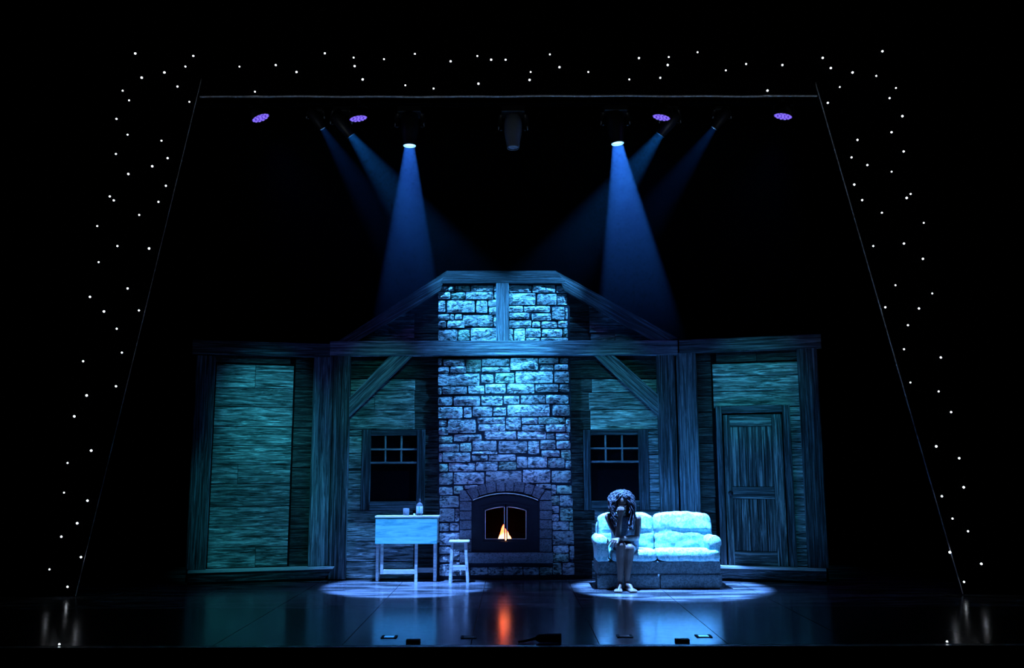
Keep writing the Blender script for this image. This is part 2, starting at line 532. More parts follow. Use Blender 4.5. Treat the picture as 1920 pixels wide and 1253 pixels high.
def back_wall():
    # black flats behind the boards, either side of the chimney (one mesh, with the gable's slope)
    def uz(x, y): return PB.uv(x, y, 0)
    lft = [uz(620, 1087), uz(823, 1087), uz(823, 535), uz(700, 610), uz(620, 660)]
    rgt = [uz(1068, 1087), uz(1272, 1087), uz(1272, 650), uz(1190, 605), uz(1068, 535)]
    V, Fc = [], []
    for poly in (lft, rgt):
        o = len(V); k = len(poly)
        V += [PB.pt(u, max(z, 0), 0) for u, z in poly] + [PB.pt(u, max(z, 0), -0.04) for u, z in poly]
        Fc += [tuple(o + i for i in range(k)), tuple(o + 2 * k - 1 - i for i in range(k))]
        Fc += [(o + i, o + k + i, o + k + (i + 1) % k, o + (i + 1) % k) for i in range(k)]
    wall = tag(from_world('wall_back', V, Fc, 'backing'), kind='structure')
    # window holes
    hl = PB.rect(677, 806, 796, 957, 0.02)
    hr = PB.rect(1094, 806, 1217, 957, 0.02)
    HL = (hl[0], hl[1], hl[2], hl[3]); HR = (hr[0], hr[1], hr[2], hr[3])
    # left bay: pale boards, then darker boards carrying painted shadow beside the chimney and under the tie beam
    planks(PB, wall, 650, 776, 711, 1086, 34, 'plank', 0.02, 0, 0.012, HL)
    planks(PB, wall, 770, 824, 711, 1086, 34, 'plank_shadow', 0.008, 0.0, 0, HL)
    planks(PB, wall, 650, 824, 660, 710, 25, 'plank_shadow', 0.015)
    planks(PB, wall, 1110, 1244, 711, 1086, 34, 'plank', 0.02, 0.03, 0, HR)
    planks(PB, wall, 1066, 1117, 711, 1086, 34, 'plank_shadow', 0.008, 0, 0.0, HR)
    planks(PB, wall, 1066, 1244, 660, 710, 25, 'plank_shadow', 0.015)
    # gable
    ra = uz(840, 522); rb = uz(640, 650)
    def clip_l(a, b, zt):
        t = (zt - rb[1]) / (ra[1] - rb[1])
        return max(a, rb[0] + (ra[0] - rb[0]) * t), b
    rc = uz(1046, 522); rd = uz(1262, 650)
    def clip_r(a, b, zt):
        t = (zt - rd[1]) / (rc[1] - rd[1])
        return a, min(b, rd[0] + (rc[0] - rd[0]) * t)
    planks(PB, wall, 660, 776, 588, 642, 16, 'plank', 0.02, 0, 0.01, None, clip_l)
    planks(PB, wall, 770, 824, 535, 642, 18, 'plank_shadow', 0.008, 0, 0, None, clip_l)
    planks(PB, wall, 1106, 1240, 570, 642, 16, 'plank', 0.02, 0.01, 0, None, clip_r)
    planks(PB, wall, 1066, 1112, 535, 642, 18, 'plank_shadow', 0.008, 0, 0, None, clip_r)
    # timbers
    FR, BK = 0.112, 0.035
    def post(x0, x1, y0, y1, name='post', mat='timber', fr=FR):
        u0, u1, z0, z1 = PB.rect(x0, y0, x1, y1, fr)
        piece(name, PB, u0, u1, max(z0, 0), z1, mat, wall, fr, BK, 0.008, vertical=True)
    def poly(name, pts, axis, fr=FR, mat='timber', bk=BK):
        pu = [PB.uv(x, y, fr) for x, y in pts]
        slanted(name, PB, pu, mat, wall, fr, bk, axis)
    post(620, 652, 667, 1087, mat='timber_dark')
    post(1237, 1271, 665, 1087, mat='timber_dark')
    # tie beam, ridge beam and king post
    u0, u1, z0, z1 = PB.rect(618, 639, 1271, 667, 0.118)
    piece('tie_beam', PB, u0, u1, z0, z1, 'timber', wall, 0.118, BK, 0.008)
    poly('ridge_beam', [(826, 531), (1062, 531), (1042, 508), (838, 508)], (1, 0), 0.115, 'casing')
    u0, u1, z0, z1 = PB.rect(930, 530, 954, 640, 0.114)
    piece('king_post', PB, u0, u1, z0, z1, 'timber', wall, 0.114, 0.06, 0.006, vertical=True)
    poly('rafter', [(838, 508), (826, 545), (668, 641), (632, 641)], (0.85, 0.5), FR, 'casing')
    poly('rafter', [(1042, 508), (1058, 545), (1226, 641), (1271, 634)], (0.85, -0.5), FR, 'casing')
    poly('brace', [(731, 667), (774, 667), (653, 783), (653, 748)], (0.7, 0.68), 0.10)
    poly('brace', [(1114, 667), (1152, 667), (1237, 743), (1237, 782)], (0.75, -0.66), 0.10)
    return wall


def windows():
    for n, (ox0, ox1, oy0, oy1), (cx0, cx1, cy0, cy1), vs, hs in (
            (1, (694, 781, 817, 941), (677, 796, 806, 957), (722, 752), (843, 868)),
            (2, (1108, 1198, 816, 939), (1095, 1217, 806, 957), (1136, 1167), (841, 866))):
        off = 0.06
        o0, o1, oz0, oz1 = PB.rect(ox0, oy0, ox1, oy1, off)
        c0, c1, cz0, cz1 = PB.rect(cx0, cy0, cx1, cy1, off)
        v, f = box_data(o0 - 0.02, o1 + 0.02, YW - 0.012, YW - 0.002, oz0 - 0.02, oz1 + 0.02)
        root = tag(from_world('window_%d' % n, v, f, 'soot'), kind='structure')
        piece('casing', PB, c0, o0, cz0, cz1, 'casing', root, off, 0.0, 0.005, vertical=True)
        piece('casing', PB, o1, c1, cz0, cz1, 'casing', root, off, 0.0, 0.005, vertical=True)
        piece('head_casing', PB, o0, o1, oz1, cz1, 'casing', root, off - 0.004, 0.0, 0.005)
        piece('sill', PB, o0, o1, cz0, oz0, 'casing', root, off + 0.012, 0.0, 0.005)
        us = [o0] + [PB.uv(x, 850, off)[0] for x in vs] + [o1]
        zs = [PB.uv(ox0, y, off)[1] for y in hs]
        t = 0.011
        for k in (1, 2):
            piece('muntin', PB, us[k] - t, us[k] + t, zs[1], oz1, 'muntin', root, 0.045, 0.02, 0.003, vertical=True)
        piece('muntin', PB, o0, o1, zs[0] - t, zs[0] + t, 'muntin', root, 0.047, 0.02, 0.003)
        piece('meeting_rail', PB, o0, o1, zs[1] - 0.014, zs[1] + 0.012, 'muntin', root, 0.05, 0.018, 0.003)
        # dark panes, six small above one large
        for r, (a, b) in enumerate(((zs[0], oz1), (zs[1], zs[0]))):
            for k in range(3):
                v, f = box_data(us[k] + 0.004, us[k + 1] - 0.004, YW - 0.026, YW - 0.022, a + 0.004, b - 0.004)
                from_world('pane', v, f, 'pane', root)
        v, f = box_data(o0 + 0.002, o1 - 0.002, YW - 0.026, YW - 0.022, oz0 + 0.002, zs[1] - 0.016)
        from_world('pane', v, f, 'pane', root)


M['pane'] = plain('dark_window_pane', (0.0015, 0.0015, 0.003), 0.35, spec=0.05)
wall_back = back_wall()
windows()


def left_wall():
    u0, u1, z0, z1 = pl_bounds = PL.rect(360, 645, 620, 1062, 0.0)
    zb = PL.uv(500, 1064, 0.0)[1]
    V = [PL.pt(u, z, o) for o in (0.0, -0.04) for u, z in ((u0, zb), (u1, zb), (u1, z1), (u0, z1))]
    Fc = [(0, 1, 2, 3), (7, 6, 5, 4), (0, 4, 5, 1), (1, 5, 6, 2), (2, 6, 7, 3), (3, 7, 4, 0)]
    wl = tag(from_world('wall_left', V, Fc, 'backing'), kind='structure')
    planks(PL, wl, 397, 545, 684, 1064, 36, 'plank', 0.02, 0, 0.002)
    planks(PL, wl, 548, 584, 668, 1064, 36, 'plank_shadow', 0.012)
    planks(PL, wl, 397, 545, 662, 682, 20, 'plank_shadow', 0.015)
    def vpost(x0, x1, y0, y1, mat, fr):
        a, b, c, d = PL.rect(x0, y0, x1, y1, fr)
        piece('post', PL, a, b, zb, d, mat, wl, fr, 0.0, 0.008, vertical=True)
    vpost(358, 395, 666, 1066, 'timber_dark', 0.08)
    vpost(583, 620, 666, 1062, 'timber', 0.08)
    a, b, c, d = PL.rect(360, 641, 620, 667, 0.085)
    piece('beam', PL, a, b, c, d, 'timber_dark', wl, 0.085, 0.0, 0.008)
    return zb


def ledge(name, pl, px0, px1, zb, skew0=0.0, skew1=0.0, front=0.16):
    """platform edge carrying a side flat: thin projecting nosing above a coved board, mitred at the centre end"""
    a = pl.uv(px0, 1063, front)[0]; b = pl.uv(px1, 1063, front)[0]
    root = None
    prof = [(front, zb), (front, zb - 0.028), (front - 0.035, zb - 0.06), (front - 0.04, zb - 0.085), (front - 0.075, 0.03), (front - 0.075, 0.0)]
    nose = prof[:2]
    def strip(nm, p0, p1, mat, s, kind=None):
        (o0, z0), (o1, z1) = p0, p1
        def k(z): return (zb - z) / max(zb, 1e-3)
        A0, A1 = a + skew0 * k(z0), a + skew0 * k(z1)
        B0, B1 = b - skew1 * k(z0), b - skew1 * k(z1)
        bk = -0.03
        V = [pl.pt(A1, z1, o1), pl.pt(B1, z1, o1), pl.pt(B0, z0, o0), pl.pt(A0, z0, o0),
             pl.pt(A1, z1, bk), pl.pt(B1, z1, bk), pl.pt(B0, z0, bk), pl.pt(A0, z0, bk)]
        f = [(0, 1, 2, 3), (7, 6, 5, 4), (0, 4, 5, 1), (1, 5, 6, 2), (2, 6, 7, 3), (3, 7, 4, 0)]
        return from_world(nm, V, f, mat, s)
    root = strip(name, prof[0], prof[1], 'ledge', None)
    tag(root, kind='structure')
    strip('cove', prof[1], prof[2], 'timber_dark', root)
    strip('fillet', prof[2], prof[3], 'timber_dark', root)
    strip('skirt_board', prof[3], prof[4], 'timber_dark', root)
    strip('plinth', prof[4], prof[5], 'backing', root)


ZBL = left_wall()
ledge('trim_1', PL, 352, 627, ZBL - 0.001, 0.0, 0.13)


def right_wall():
    u0, u1, z0, z1 = PR.rect(1272, 632, 1542, 1062, 0.0)
    zb = PR.uv(1450, 1062, 0.0)[1]
    V = [PR.pt(u, z, o) for o in (0.0, -0.04) for u, z in ((u0, zb), (u1, zb), (u1, z1), (u0, z1))]
    Fc = [(0, 1, 2, 3), (7, 6, 5, 4), (0, 4, 5, 1), (1, 5, 6, 2), (2, 6, 7, 3), (3, 7, 4, 0)]
    wr = tag(from_world('wall_right', V, Fc, 'backing'), kind='structure')
    dh = PR.rect(1346, 764, 1486, 1075, 0.02)
    hole = (dh[0], dh[1], -1, dh[3])
    planks(PR, wr, 1342, 1508, 680, 1060, 30, 'plank', 0.02, 0, 0, hole)
    planks(PR, wr, 1306, 1339, 655, 1060, 30, 'plank_shadow', 0.014, 0, 0.004)
    planks(PR, wr, 1342, 1500, 652, 678, 24, 'plank_shadow', 0.014)
    def vpost(x0, x1, y0, y1, mat, fr):
        a, b, c, d = PR.rect(x0, y0, x1, y1, fr)
        piece('post', PR, a, b, zb, d, mat, wr, fr, 0.0, 0.008, vertical=True)
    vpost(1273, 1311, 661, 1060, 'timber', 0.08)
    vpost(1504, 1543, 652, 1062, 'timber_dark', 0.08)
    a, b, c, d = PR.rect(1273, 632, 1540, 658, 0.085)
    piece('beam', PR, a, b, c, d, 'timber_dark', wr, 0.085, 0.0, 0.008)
    # plank door in its casing
    L = PR.rect(1360, 777, 1472, 1055, 0.03)
    l0, l1, lz0, lz1 = L[0], L[1], zb, L[3]
    V = [PR.pt(u, z, o) for o in (0.012, -0.02) for u, z in ((l0, lz0), (l1, lz0), (l1, lz1), (l0, lz1))]
    dr = tag(from_world('door_1', V, Fc, 'backing'), kind='structure')
    cw = 0.085
    piece('casing', PR, l0 - cw, l0 - 0.012, zb, lz1 + 0.11, 'timber_dark', dr, 0.06, 0.0, 0.006, vertical=True)
    piece('casing', PR, l1 + 0.012, l1 + cw + 0.02, zb, lz1 + 0.11, 'timber_dark', dr, 0.06, 0.0, 0.006, vertical=True)
    piece('head_casing', PR, l0 - 0.012, l1 + 0.012, lz1 + 0.02, lz1 + 0.115, 'timber_dark', dr, 0.066, 0.0, 0.006)
    zt = PR.uv(1415, 800, 0.03)[1]; zm0 = PR.uv(1415, 936, 0.03)[1]; zm1 = PR.uv(1415, 913, 0.03)[1]; zl = PR.uv(1415, 1034, 0.03)[1]
    sw = 0.085
    piece('stile', PR, l0 + 0.004, l0 + sw, lz0 + 0.004, lz1 - 0.004, 'door', dr, 0.034, 0.012, 0.005, vertical=True)
    piece('stile', PR, l1 - sw * 1.5, l1 - 0.004, lz0 + 0.004, lz1 - 0.004, 'door', dr, 0.034, 0.012, 0.005, vertical=True)
    i0, i1 = l0 + sw, l1 - sw * 1.5
    piece('rail', PR, i0, i1, zt, lz1 - 0.004, 'door', dr, 0.033, 0.012, 0.005)
    piece('rail', PR, i0, i1, zm0, zm1, 'door', dr, 0.036, 0.012, 0.005)
    piece('rail', PR, i0, i1, lz0 + 0.004, zl, 'door', dr, 0.033, 0.012, 0.005)
    nb = 5
    for za, zc in ((zm1, zt), (zl, zm0)):
        for k in range(nb):
            a = i0 + (i1 - i0) * k / nb; b = i0 + (i1 - i0) * (k + 1) / nb
            piece('board', PR, a + 0.003, b - 0.003, za, zc, 'door', dr, 0.024 + random.uniform(0, 0.003), 0.012, 0.006, vertical=True)
    # knob on a rose
    ku, kz = PR.uv(1370, 925, 0.05)
    kp = PR.pt(ku, kz, 0.034)
    v, f = lathe([(0.001, 0), (0.032, 0.0), (0.032, 0.006), (0.012, 0.010), (0.011, 0.03), (0.026, 0.04), (0.030, 0.055), (0.022, 0.068), (0.001, 0.072)], 16)
    R = (-PR.n).to_track_quat('Z', 'Y').to_matrix().to_4x4(); R.translation = kp
    v, f = xf((v, f), R)
    k = from_world('knob', v, f, 'iron', dr, True)
    k['label'] = 'dark round door knob'
    return zb


ZBR = right_wall()
ledge('trim_2', PR, 1350, 1549, ZBR - 0.001, 0.0, 0.0, 0.14)

# ------------------------------------------------------------------ stone fireplace
def stone(quad, mat, parent, depth, base, seed, rough=1.0, name='stone'):
    """one stone; quad = 4 (u,z) corners, ccw from bottom left; front grid is irregular and chiselled"""
    rnd = random.Random(seed)
    bl, br, tr, tl = [Vector(q) for q in quad]
    wv = ((br - bl).length + (tr - tl).length) / 2; hv = ((tl - bl).length + (tr - br).length) / 2
    nx = max(3, min(7, int(wv / 0.045))); nz = max(3, min(5, int(hv / 0.04)))
    e = min(0.008, hv * 0.10)
    V, Fc = [], []
    off = Vector((rnd.uniform(0, 90), rnd.uniform(0, 90), 0))
    prog = depth + rnd.uniform(-0.008, 0.014) * rough
    tilt = (rnd.uniform(-0.012, 0.012) * rough, rnd.uniform(-0.008, 0.014) * rough)
    for j in range(nz + 1):
        for i in range(nx + 1):
            s, t = i / nx, j / nz
            p = bl * (1 - s) * (1 - t) + br * s * (1 - t) + tr * s * t + tl * (1 - s) * t
            edge = i in (0, nx) or j in (0, nz)
            corner = i in (0, nx) and j in (0, nz)
            nv = noise.noise(Vector((p.x * 9, p.y * 14, 3.1)) + off)
            if edge:
                q = noise.noise(Vector((p.x * 14, p.y * 14, 9.7)) + off) * 0.004 * rough
                c = (bl + br + tr + tl) / 4
                d = (c - p).normalized()
                p = p + d * (abs(q) + (0.007 * rough if corner else 0.0) + 0.001)
                y = prog - e - 0.004 * rough
            else:
                nv2 = noise.noise(Vector((p.x * 26, p.y * 30, 7.7)) + off)
                y = prog + (nv * 0.016 + nv2 * 0.010) * rough + tilt[0] * (s - 0.5) * 2 + tilt[1] * (t - 0.5) * 2
                p = p + Vector((rnd.uniform(-1, 1), rnd.uniform(-1, 1))) * 0.006 * rough
            V.append(PB.pt(p.x, p.y, y))
    W = nx + 1
    for j in range(nz):
        for i in range(nx):
            Fc.append((j * W + i, j * W + i + 1, (j + 1) * W + i + 1, (j + 1) * W + i))
    ring = [i for i in range(W)] + [j * W + nx for j in range(1, nz + 1)] + [nz * W + i for i in range(nx - 1, -1, -1)] + [j * W for j in range(nz - 1, 0, -1)]
    b0 = len(V)
    for k in ring:
        q = V[k].copy(); q.y = YW - base
        V.append(q)
    m = len(ring)
    for k in range(m):
        q = (k + 1) % m
        Fc.append((ring[q], ring[k], b0 + k, b0 + q))
    return from_world(name, V, Fc, mat, parent)


def chimney():
    base = at(946, 1084, YW); base.z = 0
    root = thing('stone_fireplace', base, 'tall rubble stone chimney breast with arched fireplace in the cabin wall', 'fireplace')
    CH = 0.055                        # face of the mortar core in front of the wall plane
    # core: two jambs and the breast above the firebox, so the firebox stays open
    def r(x0, y0, x1, y1): return PB.rect(x0, y0, x1, y1, CH)
    parts = []
    for (x0, y0, x1, y1) in ((822, 930, 886, 1087), (1012, 930, 1074, 1087), (822, 531, 1070, 930), (886, 1036, 1012, 1087)):
        u0, u1, z0, z1 = r(x0, y0, x1, y1)
        parts.append(box_data(u0, u1, YW - CH, YW + 0.25, max(z0, 0), z1))
    v, f = merge(*parts)
    from_world('mortar_core', v, f, 'core', root)
    s = 7.385
    A = [(40,85,175,152),(185,80,275,152),(285,75,485,148),(500,75,812,152),(820,80,1000,152),
         (45,165,215,258),(225,165,420,260),(428,160,815,262),(825,165,1020,262),
         (45,285,145,440),(170,285,558,447),(575,285,730,455),(742,270,1020,370),(750,378,1020,475),
         (45,470,205,548),(212,465,268,548),(280,475,375,545),(388,482,805,640),(815,485,1020,640),
         (45,565,152,660),(175,562,412,662),(45,685,315,840),(325,682,485,838),(500,662,1020,842),
         (1030,70,1345,168),(1355,70,1672,172),(1682,80,1838,180),(1030,182,1398,342),(1418,190,1690,338),(1700,190,1838,345),
         (1030,360,1222,440),(1235,360,1602,438),(1625,370,1798,545),(1806,380,1842,545),
         (1030,455,1312,538),(1340,460,1618,556),(1030,555,1338,658),(1350,575,1465,652),(1480,570,1695,662),(1706,562,1842,655),
         (1030,675,1088,840),(1100,672,1252,842),(1262,667,1472,790),(1265,800,1460,842),(1485,680,1770,788),(1782,672,1845,790),(1472,800,1845,842)]
    B = [(45,90,100,185),(120,98,415,190),(435,105,642,278),(655,90,1032,190),(1045,85,1430,247),(1440,80,1718,158),(1738,85,1852,155),
         (45,205,200,287),(213,200,435,287),(655,205,1042,277),(1462,175,1648,252),(1658,172,1852,248),
         (45,300,622,462),(645,308,815,428),(838,290,1107,427),(1118,265,1642,427),(1655,268,1862,428),
         (45,485,97,592),(106,477,447,582),(463,465,688,577),(698,445,988,573),(1003,440,1382,572),(1390,445,1718,555),(1728,445,1868,555),
         (45,625,242,742),(258,615,632,744),(648,608,938,742),(955,608,1174,718),(1190,600,1528,718),(1538,595,1858,714),
         (45,762,390,922),(400,765,512,912),(524,760,802,892),(810,765,988,884),(1008,728,1592,888),(1628,733,1872,884)]
    Cc = [(55,125,168,215),(178,125,570,312),(588,92,973,178),(988,95,1197,272),(1205,95,1427,187),(1435,92,1812,182),(1820,105,1878,302),
          (55,228,188,338),(603,190,980,283),(1208,200,1525,278),(1538,190,1815,293),
          (55,350,248,442),(263,330,652,428),(690,290,1133,400),(1142,287,1538,398),(1545,312,1663,398),(1680,310,1868,403),
          (58,460,337,572),(348,450,507,567),(523,420,858,553),(882,420,1283,592),(1294,420,1452,607),(1460,412,1673,537),(1688,420,1882,527),
          (518,565,868,603),(58,590,102,712),(110,583,492,714),(513,615,735,694),(742,610,1127,698),(1478,550,1737,640),(1752,545,1888,682),
          (1138,640,1285,793),(1292,640,1560,790),(1570,658,1802,795),(1810,693,1892,808),
          (58,735,182,847),(190,730,557,844),(568,708,873,832),(888,710,1132,822),
          (58,860,248,1028),(263,858,688,1022),(703,840,1207,1005),(1218,820,1605,1003),(1622,832,1888,1000)]
    D = [(50,85,214,182),(230,75,345,172),(355,66,520,110),(55,195,292,332),(55,345,237,507),(242,345,297,422),(242,430,297,507),(55,520,168,622),(180,525,293,617),
         (55,635,297,792),(55,808,192,893),(200,825,297,975),(55,903,190,995),(55,1018,182,1160),(190,990,300,1160)]
    E = [(350,52,535,105),(540,60,597,182),(605,65,787,168),(540,192,632,303),(543,315,630,400),(546,412,632,497),(640,188,797,323),(642,335,802,497),
         (553,505,752,608),(758,512,806,612),(553,620,812,782),(558,795,750,880),(758,795,814,960),(558,888,752,988),(558,1003,663,1145),(670,1003,818,1148)]
    G = [(300,1068,420,1158),(424,1058,640,1152),(645,1055,820,1152),(824,1050,1060,1150),(1066,1058,1260,1150),(1264,1052,1420,1150)]
    rects = []
    for lst, ox, oy, sc in ((A, 815, 525, s), (B, 815, 660, s), (Cc, 815, 770, s), (D, 815, 900, 6.422), (E, 950, 900, 6.422), (G, 815, 900, 6.422)):
        for (x0, y0, x1, y1) in lst:
            rects.append((ox + x0 / sc, oy + y0 / sc, ox + x1 / sc, oy + y1 / sc))
    rnd = random.Random(5)
    for i, (x0, y0, x1, y1) in enumerate(rects):
        u0, u1, z0, z1 = PB.rect(x0, y0, x1, y1, 0.085)
        z0 = max(z0, 0.004)
        j = lambda: rnd.uniform(-0.004, 0.004)
        q = [(u0 + j(), z0 + j() * .6), (u1 + j(), z0 + j() * .6), (u1 + j(), z1 + j()), (u0 + j(), z1 + j())]
        top = y1 < 640
        stone(q, 'stone_green' if rnd.random() < 0.13 else 'stone', root, 0.076, CH - 0.005, 100 + i, 0.9)
    # dressed blocks round the opening
    def q6(pts):
        o = []
        for x, y in pts:
            o.append(PB.uv(800 + x / 5.0125, 860 + y / 5.0125, 0.095))
        return o
    vous = [[(435,395),(495,350),(465,265),(370,300)], [(500,350),(570,330),(545,235),(470,262)], [(572,330),(652,312),(648,215),(552,235)],
            [(660,312),(735,308),(735,212),(655,215)], [(742,308),(815,308),(822,212),(740,212)], [(820,310),(908,320),(925,225),(828,213)],
            [(915,325),(985,345),(1015,255),(930,228)], [(990,350),(1055,385),(1112,295),(1020,258)],
            [(310,400),(425,397),(362,300),(310,300)], [(1060,392),(1172,390),(1170,305),(1117,300)]]
    for i, p in enumerate(vous):
        stone(q6(p), 'block', root, 0.098, CH - 0.005, 900 + i, 0.25, 'arch_stone')
    for i, (a, b) in enumerate(((405,490),(496,576),(582,666),(672,757),(764,878))):
        stone(q6([(310, b), (421, b), (421, a), (310, a)]), 'block', root, 0.098, CH - 0.005, 930 + i, 0.25, 'jamb_block')
    for i, (a, b) in enumerate(((400,486),(492,573),(579,661),(667,752),(759,878))):
        stone(q6([(1062, b), (1178, b), (1178, a), (1062, a)]), 'block', root, 0.098, CH - 0.005, 950 + i, 0.25, 'jamb_block')
    h = q6([(310, 982), (1187, 982), (1187, 886), (310, 886)])
    stone(h, 'block', root, 0.13, CH - 0.005, 970, 0.3, 'hearth_slab')
    return root


fire_root = chimney()


def arc_pts(x0, x1, yside, ytop, n, off):
    """pixel arch from (x0,yside) over a crown at ytop to (x1,yside) in crop coordinates, as (u,z)"""
    out = []
    for k in range(n + 1):
        s = k / n
        x = x0 + (x1 - x0) * s
        y = yside + (ytop - yside) * (1 - (2 * s - 1) ** 2)
        out.append(PB.uv(800 + x / 5.0125, 860 + y / 5.0125, off))
    return out


def cuv(x, y, off): return PB.uv(800 + x / 5.0125, 860 + y / 5.0125, off)


def insert():
    loc = PB.pt(*cuv(745, 880, 0.06), 0.06)
    root = thing('fireplace_insert', loc, 'black iron fireplace insert with arched double glass doors and pale metal trim', 'stove')
    n = 20
    # ring plates: outline with arched top minus opening
    def plate(name, outer, inner, f0, b0, mat):
        """outer and inner closed loops with the same count"""
        k = len(outer)
        V = [PB.pt(u, z, f0) for u, z in outer] + [PB.pt(u, z, f0) for u, z in inner] + [PB.pt(u, z, b0) for u, z in outer] + [PB.pt(u, z, b0) for u, z in inner]
        Fc = []
        for i in range(k):
            q = (i + 1) % k
            Fc += [(i, q, k + q, k + i), (2 * k + q, 2 * k + i, 3 * k + i, 3 * k + q), (i, 2 * k + i, 2 * k + q, q), (k + q, 3 * k + q, 3 * k + i, k + i)]
        return from_world(name, V, Fc, mat, root)
    def loop(x0, x1, ys, yt, yb, off):
        return arc_pts(x0, x1, ys, yt, n, off) + [cuv(x1, yb, off), cuv(x0, yb, off)]
    plate('surround', loop(428, 1062, 395, 322, 880, 0.07), loop(510, 970, 462, 418, 796, 0.07), 0.075, 0.0, 'iron')
    plate('door_surround', loop(508, 972, 460, 416, 798, 0.085), loop(528, 955, 472, 432, 780, 0.085), 0.088, 0.06, 'iron')
    # curved hood lip with the bright trim
    a = [PB.pt(u, z, 0.10) for u, z in arc_pts(434, 1046, 392, 328, 24, 0.10)]
    v, f = tube(a, 0.006, 6)
    t = from_world('arch_trim', v, f, 'brass', root, True); t['label'] = 'pale metal trim along the arch'
    # two door leaves
    for (x0, x1, side) in ((530, 738, 0), (748, 953, 1)):
        def yc(x):
            s = (x - 530) / (953 - 530)
            return 472 + (432 - 472) * (1 - (2 * s - 1) ** 2)
        def yi(x):
            s = (x - 550) / (935 - 550)
            return 490 + (456 - 490) * (1 - (2 * s - 1) ** 2)
        m = 8
        outer = [cuv(x0 + (x1 - x0) * k / m, yc(x0 + (x1 - x0) * k / m), 0.08) for k in range(m + 1)] + [cuv(x1, 778, 0.08), cuv(x0, 778, 0.08)]
        i0, i1 = (552, 730) if side == 0 else (756, 934)
        inn = [(i0 + (i1 - i0) * k / m, yi(i0 + (i1 - i0) * k / m)) for k in range(m + 1)] + [(i1, 756), (i0, 756)]
        inner = [cuv(x, y, 0.08) for x, y in inn]
        k = len(outer)
        f0, b0 = 0.078, 0.055
        V = [PB.pt(u, z, f0) for u, z in outer] + [PB.pt(u, z, f0) for u, z in inner] + [PB.pt(u, z, b0) for u, z in outer] + [PB.pt(u, z, b0) for u, z in inner]
        Fc = []
        for i in range(k):
            q = (i + 1) % k
            Fc += [(i, q, k + q, k + i), (2 * k + q, 2 * k + i, 3 * k + i, 3 * k + q), (i, 2 * k + i, 2 * k + q, q), (k + q, 3 * k + q, 3 * k + i, k + i)]
        d = from_world('glass_door', V, Fc, 'iron', root)
        pts = [PB.pt(u, z, 0.082) for u, z in inner]
        v, f = tube(pts, 0.0042, 6, True)
        from_world('door_trim', v, f, 'brass', d, True)
        V = [PB.pt(u, z, o) for o in (0.066, 0.062) for u, z in inner]
        Fc = [tuple(range(k)), tuple(range(2 * k - 1, k - 1, -1))] + [(i, k + i, k + (i + 1) % k, (i + 1) % k) for i in range(k)]
        from_world('glass_pane', V, Fc, 'fireglass', d)
    # soot-black firebox behind the doors
    u0, z0 = cuv(505, 800, 0.0); u1, z1 = cuv(975, 415, 0.0)
    y0, y1 = YW - 0.05, YW + 0.32
    V = [(u0, y0, z0), (u1, y0, z0), (u1, y0, z1), (u0, y0, z1), (u0, y1, z0), (u1, y1, z0), (u1, y1, z1), (u0, y1, z1)]
    from_world('firebox', V, [(4, 7, 6, 5), (0, 4, 5, 1), (1, 5, 6, 2), (2, 6, 7, 3), (3, 7, 4, 0)], 'soot', root)
    return root


m, nt, b = newmat('fire_glass')
tr = nt.nodes.new('ShaderNodeBsdfTransparent'); gl = nt.nodes.new('ShaderNodeBsdfGlossy')
gl.inputs['Roughness'].default_value = 0.05
mix = nt.nodes.new('ShaderNodeMixShader'); mix.inputs[0].default_value = 0.03
nt.links.new(tr.outputs[0], mix.inputs[1]); nt.links.new(gl.outputs[0], mix.inputs[2])
nt.links.new(mix.outputs[0], nt.nodes['Material Output'].inputs[0])
M['fireglass'] = m
insert()


def flame_mat():
    m, nt, b = newmat('flame')
    tc = nt.nodes.new('ShaderNodeTexCoord')
    n = nt.nodes.new('ShaderNodeTexNoise'); n.inputs['Scale'].default_value = 18; n.inputs['Detail'].default_value = 3
    sp = nt.nodes.new('ShaderNodeSeparateXYZ')
    nt.links.new(tc.outputs['Object'], sp.inputs[0]); nt.links.new(tc.outputs['Object'], n.inputs['Vector'])
    a = nt.nodes.new('ShaderNodeMath'); a.operation = 'MULTIPLY_ADD'; a.inputs[1].default_value = 5.5
    nt.links.new(sp.outputs['Z'], a.inputs[0]); nt.links.new(n.outputs['Fac'], a.inputs[2])
    r = nt.nodes.new('ShaderNodeValToRGB')
    e = r.color_ramp.elements
    e[0].position = 0.35; e[0].color = (1.0, 0.42, 0.16, 1)
    e[1].position = 1.0; e[1].color = (1.0, 0.07, 0.02, 1)
    nt.links.new(a.outputs[0], r.inputs['Fac'])
    b.inputs['Base Color'].default_value = (0, 0, 0, 1)
    nt.links.new(r.outputs['Color'], b.inputs['Emission Color'])
    b.inputs['Emission Strength'].default_value = 13.0
    return m


M['flame'] = flame_mat()


